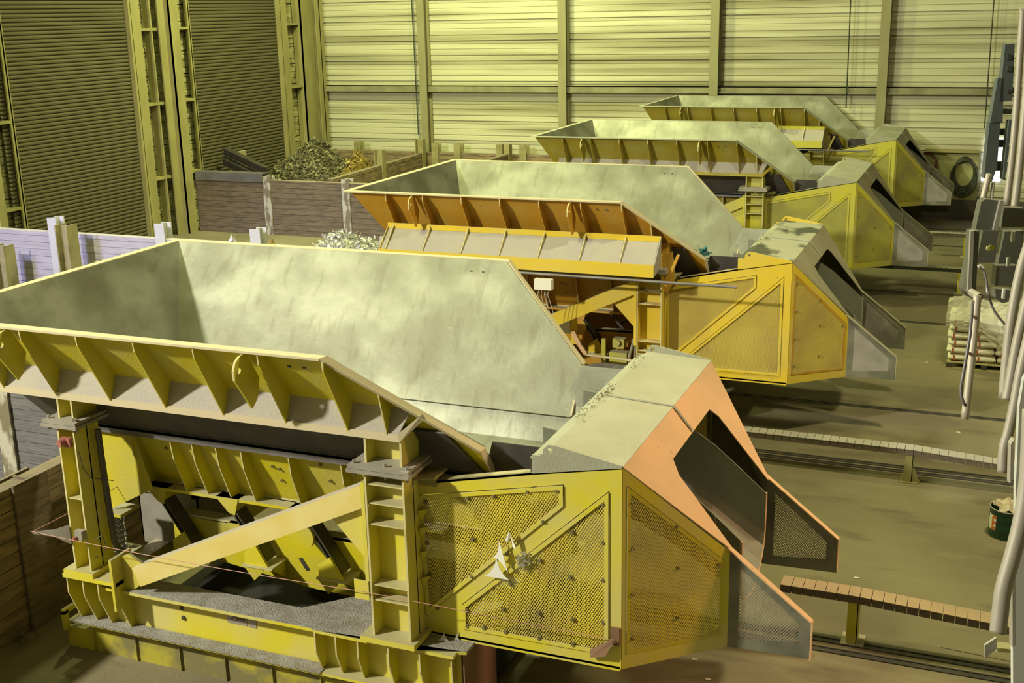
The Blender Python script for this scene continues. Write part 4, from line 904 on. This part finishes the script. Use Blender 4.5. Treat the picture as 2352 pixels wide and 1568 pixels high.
# ------------------------------------------------------------------ hoses and board on the back wall
t = thing('hose_rack', 'cream wall board with coiled black and dark red hoses on the back wall', 'hose rack', (8.1, YW-.1, 2.0)); off = (8.1, YW-.1, 1.2)
q = M(off); q.box(7.3, 8.75, YW-.10, YW-.06, 1.35, 2.72); q.build('board', 'board', t)
q = M(off)
for k in range(5): q.tube([(8.38+(.27+.02*k)*math.cos(a*.35), YW-.16-.02*k, 2.14-.04*k+(.42+.02*k)*math.sin(a*.35)) for a in range(18)], .03, 8, closed=True)
q.build('hose_coil', 'hose', t, True)
q = M(off); q.tube([(7.35+.28*math.cos(a*.35), YW-.16, 2.3+.36*math.sin(a*.35)) for a in range(18)], .035, 8, closed=True); q.build('hose_coil', 'redhose', t, True, label='dark red hose coil')
q = M(off); q.box(7.3, 8.75, YW-.3, YW-.08, 2.70, 2.78); q.build('shelf_bar', 'frame', t)

# small litter on the floor
lit = [((5.9, 1.2), 'pale chip on the floor under the near hood, left'), ((6.9, 2.3), 'pale paper scrap on the floor below the near hood cheek'), ((8.15, 4.55), 'white chip on the floor just behind the nearest cable chain post'), ((7.1, 2.0), 'tiny brown chip on the brown floor below the outlet'), ((9.0, 9.7), 'white speck of litter on the floor in front of the second rail'), ((8.35, 13.2), 'white scrap on the floor left of the pallet')]
for (xx, yy), lb in lit:
    q = M(); q.plate([(xx, yy, ZF+.004), (xx+.05, yy+.01, ZF+.004), (xx+.04, yy+.03, ZF+.006), (xx-.01, yy+.025, ZF+.004)], (0, 0, .003)); solo(q, 'paper_scrap', 'sack', lb, 'litter')
q = M(); n_ = 14; q.plate([(8.98+.13*math.cos(k/n_*6.283)*random.uniform(.6, 1.2), 4.1+.10*math.sin(k/n_*6.283)*random.uniform(.6, 1.2), ZF+.0015) for k in range(n_)], (0, 0, .001)); o = trim(q, 'stain')
q = M(); q.plate([(9.1, 3.35, ZF+.001), (9.75, 3.3, ZF+.001), (9.75, 3.62, ZF+.001), (9.12, 3.68, ZF+.001)], (0, 0, .004)); trim(q, 'floor')

# ------------------------------------------------------------------ gear on the gallery beside the camera
def slab(t, off, name, mt, pp, d, depth=.03):
    q = M(off); q.plate([pix(a, b, d) for a, b in pp], Vector((FW.x, FW.y, 0)).normalized()*depth); return q.build(name, mt, t)
def pipes(name, mt, label, cat, paths, group=None):
    pass
base = pix(2300, 420, 7.5); t = thing('cable_ladder', 'tall blue-grey slotted cable ladder hanging at the upper right', 'cable ladder', tuple(base)); off = (base.x, base.y, base.z-ZF)
for pp, holes in (([(2309, 102), (2331, 100), (2327, 190), (2324, 232), (2296, 234)], 0), ([(2292, 180), (2306, 178), (2303, 282), (2274, 286)], 0), ([(2273, 282), (2298, 280), (2290, 385), (2278, 418), (2260, 408)], 0), ([(2318, 276), (2340, 272), (2334, 330), (2322, 418), (2303, 412)], 0)):
    slab(t, off, 'side_rail', 'tray_blue', pp, 7.5, .05)
for a, b in ((200, 215), (250, 262), (296, 310), (322, 338), (372, 392)): slab(t, off, 'rung', 'tray_blue', [(2296-(a-200)*.13, a), (2330-(a-200)*.10, a), (2329-(b-200)*.10, b), (2295-(b-200)*.13, b)], 7.56, .05)
for a, b in ((125, 137), (152, 164), (206, 214)): slab(t, off, 'slot_mark', 'dark', [(2315, a), (2324, a), (2322, b), (2313, b)], 7.49, .012)
for a, b in ((285, 296), (318, 336), (362, 372), (396, 408)): slab(t, off, 'slot_mark', 'board', [(2326-(a-285)*.12, a), (2331-(a-285)*.12, a), (2330-(b-285)*.12, b), (2325-(b-285)*.12, b)], 7.49, .012)
base = pix(2280, 680, 6.4); t = thing('cable_bracket', 'grey-green bolted bracket assembly hanging above the sack pallet', 'bracket', tuple(base)); off = (base.x, base.y, base.z-ZF)
for pp, dd in (([(2254, 464), (2264, 457), (2306, 462), (2303, 470), (2291, 531), (2240, 531)], 6.4), ([(2229, 530), (2250, 530), (2241, 672), (2222, 672)], 6.2), ([(2258, 530), (2293, 531), (2286, 603), (2245, 603), (2248, 575)], 6.35), ([(2210, 665), (2226, 585), (2222, 672), (2216, 676)], 6.45),
               ([(2306, 476), (2352, 478), (2352, 522), (2300, 522)], 6.5), ([(2308, 532), (2352, 530), (2346, 588), (2340, 610), (2292, 608)], 6.6), ([(2289, 610), (2338, 610), (2332, 660), (2286, 656)], 6.5), ([(2286, 664), (2330, 668), (2322, 692), (2302, 696), (2287, 684)], 6.6)):
    slab(t, off, 'bracket_plate', 'tray_green', pp, dd, .06)
slab(t, off, 'angle_edge', 'greysteel', [(2297, 462), (2306, 462), (2291, 531), (2281, 531)], 6.38, .02)
slab(t, off, 'angle_edge', 'greysteel', [(2230, 530), (2238, 530), (2232, 660), (2223, 668)], 6.18, .02)
for pp in ([(2326, 532), (2333, 532), (2330, 556), (2323, 556)], [(2315, 592), (2321, 592), (2319, 612), (2314, 612)], [(2305, 664), (2310, 664), (2308, 686), (2303, 686)]): slab(t, off, 'slot_mark', 'whitepanel', pp, 6.45, .02)
a = pix(2270, 570, 6.3); q = M(off); q.cyl(a, a-FW*.05, .014, 8); q.build('bolt', 'yellow', t, label='yellow bolt head')
q = M(off); a = pix(2231, 671, 6.1); q.tube([a, a-Vector((FW.x, FW.y, 0))*.12], .02, 12, cap=False); q.build('tube_end', 'greysteel', t)
def ptube(name, mt, label, pts, d, rpx, cat='pipe', group=None, hollow=False, owner=None):
    P_ = [pix(a, b, dd) for a, b, dd in [(p[0], p[1], p[2] if len(p) > 2 else d) for p in pts]]
    # round the corners
    path = []
    for i in range(len(P_)-1):
        p0 = P_[max(i-1, 0)]; p1 = P_[i]; p2 = P_[i+1]; p3 = P_[min(i+2, len(P_)-1)]
        for k in range(5): u = k/5; path.append(.5*((2*p1)+(p2-p0)*u+(2*p0-5*p1+4*p2-p3)*u*u+(3*p1-p0-3*p2+p3)*u**3))
    path.append(P_[-1]); r_ = rpx*d/FPX
    b_ = path[-1]; t, off = owner or (thing(name, label, cat, tuple(b_), group), (b_.x, b_.y, b_.z-ZF))
    q = M(off); q.tube(path, r_, 16, cap=not hollow); o = q.build('hanging_pipe' if owner else 'tube', mt, t, True)
    if owner: o['label'] = label
    if hollow: o.modifiers.new('t', 'SOLIDIFY').thickness = r_*.3
    return t, off, path, r_
bracket = (t, off)
G = 'grey conduits along the gallery edge'
t, off, pa, r_ = ptube('hanging_pipe', 'pipe_warm', 'pale open-ended pipe hanging in front of the sack pallet', [(2245, 678), (2240, 740), (2231, 830), (2216, 962)], 5.8, 9, hollow=True, owner=bracket)
q = M(off); q.tube([pix(a, b, 5.75) for a, b in ((2235, 690), (2228, 770), (2214, 850), (2207, 890), (2208, 910), (2213, 925), (2219, 932))], .008, 8); q.build('cable', 'bluesteel', t, True, label='dark cable tied along the pipe')
q = M(off)
for a, b in ((2237, 727), (2229, 812)): q.bar(pix(a-9, b-4, 5.78), pix(a+5, b+4, 5.78), .012, .012)
parts(q, 'cable_tie', 'brown', t)
ptube('conduit', 'pipe', 'thick conduit ending just above the nearest cable chain at the right edge', [(2368, 940), (2360, 1100), (2346, 1195), (2326, 1275), (2305, 1350), (2297, 1410), (2292, 1452)], 3.8, 19, 'conduit', G)
ptube('conduit', 'pipe', 'conduit ending beside the second cable chain at the right edge', [(2366, 760), (2345, 850), (2330, 930), (2317, 990), (2306, 1030), (2303, 1085)], 4.9, 12, 'conduit', G)
ptube('conduit', 'pipe', 'steep conduit crossing the right side of the sack stack, ending beside it', [(2364, 560), (2345, 620), (2325, 720), (2315, 800), (2305, 915)], 5.4, 12, 'conduit', G)
ptube('conduit', 'pipe', 'second steep conduit, right of the one beside the sack stack', [(2372, 640), (2352, 720), (2334, 800), (2318, 890), (2312, 918)], 5.2, 12, 'conduit', G)
ptube('conduit', 'pipe', 'upper conduit running down from the top right corner', [(2350, 20), (2344, 110), (2336, 230), (2326, 350), (2312, 470)], 7.2, 8, 'conduit', G)
ptube('conduit', 'pipe', 'upper conduit closest to the right picture edge', [(2362, 150), (2352, 280), (2340, 400), (2330, 480)], 7.0, 9, 'conduit', G)
ptube('conduit', 'pipe_warm', 'short pale conduit above the bolted bracket', [(2272, 400), (2262, 440), (2248, 500), (2236, 560)], 6.6, 7, 'conduit', G)
ptube('conduit', 'pipe_warm', 'thin pale conduit above the bolted bracket', [(2282, 418), (2279, 440), (2276, 470)], 6.6, 4, 'conduit', G)
ptube('loose_cable', 'bluesteel', 'dark loose cable curving down from the bolted bracket', [(2248, 614), (2262, 625), (2270, 670), (2282, 710), (2308, 745)], 6.1, 2.6, 'cable')
ptube('loose_cable', 'whitepaint', 'short pale cable loop under the bolted bracket', [(2246, 612), (2256, 612), (2266, 640), (2268, 672)], 6.15, 3, 'cable')
# pale gallery panel with flange
b_ = pix(2345, 1500, 3.0); t = thing('gallery_panel', 'pale grey sheet panel of the gallery at the right edge', 'panel', tuple(b_)); off = (b_.x, b_.y, b_.z-ZF)
slab(t, off, 'sheet', 'whitepanel', [(2400, 780), (2352, 870), (2341, 935), (2338, 1010), (2333, 1120), (2333, 1240), (2328, 1300), (2326, 1400), (2327, 1600), (2400, 1600)], 4.3, .02)
slab(t, off, 'flange', 'pipe', [(2325, 1270), (2332, 1262), (2334, 1480), (2326, 1486)], 4.2, .03)
slab(t, off, 'flange', 'pipe', [(2322, 1020), (2330, 1008), (2328, 1100), (2320, 1110)], 4.6, .03)
b_ = pix(2275, 1490, 4.4); t = thing('angle_bracket', 'small pale angle bracket jutting out at the lower right', 'bracket', tuple(b_)); off = (b_.x, b_.y, b_.z-ZF)
slab(t, off, 'plate', 'greysteel', [(2262, 1482), (2289, 1464), (2290, 1490), (2263, 1511)], 4.4, .01)
slab(t, off, 'arm', 'palletwood', [(2289, 1487), (2330, 1492), (2330, 1500), (2289, 1496)], 4.42, .05)
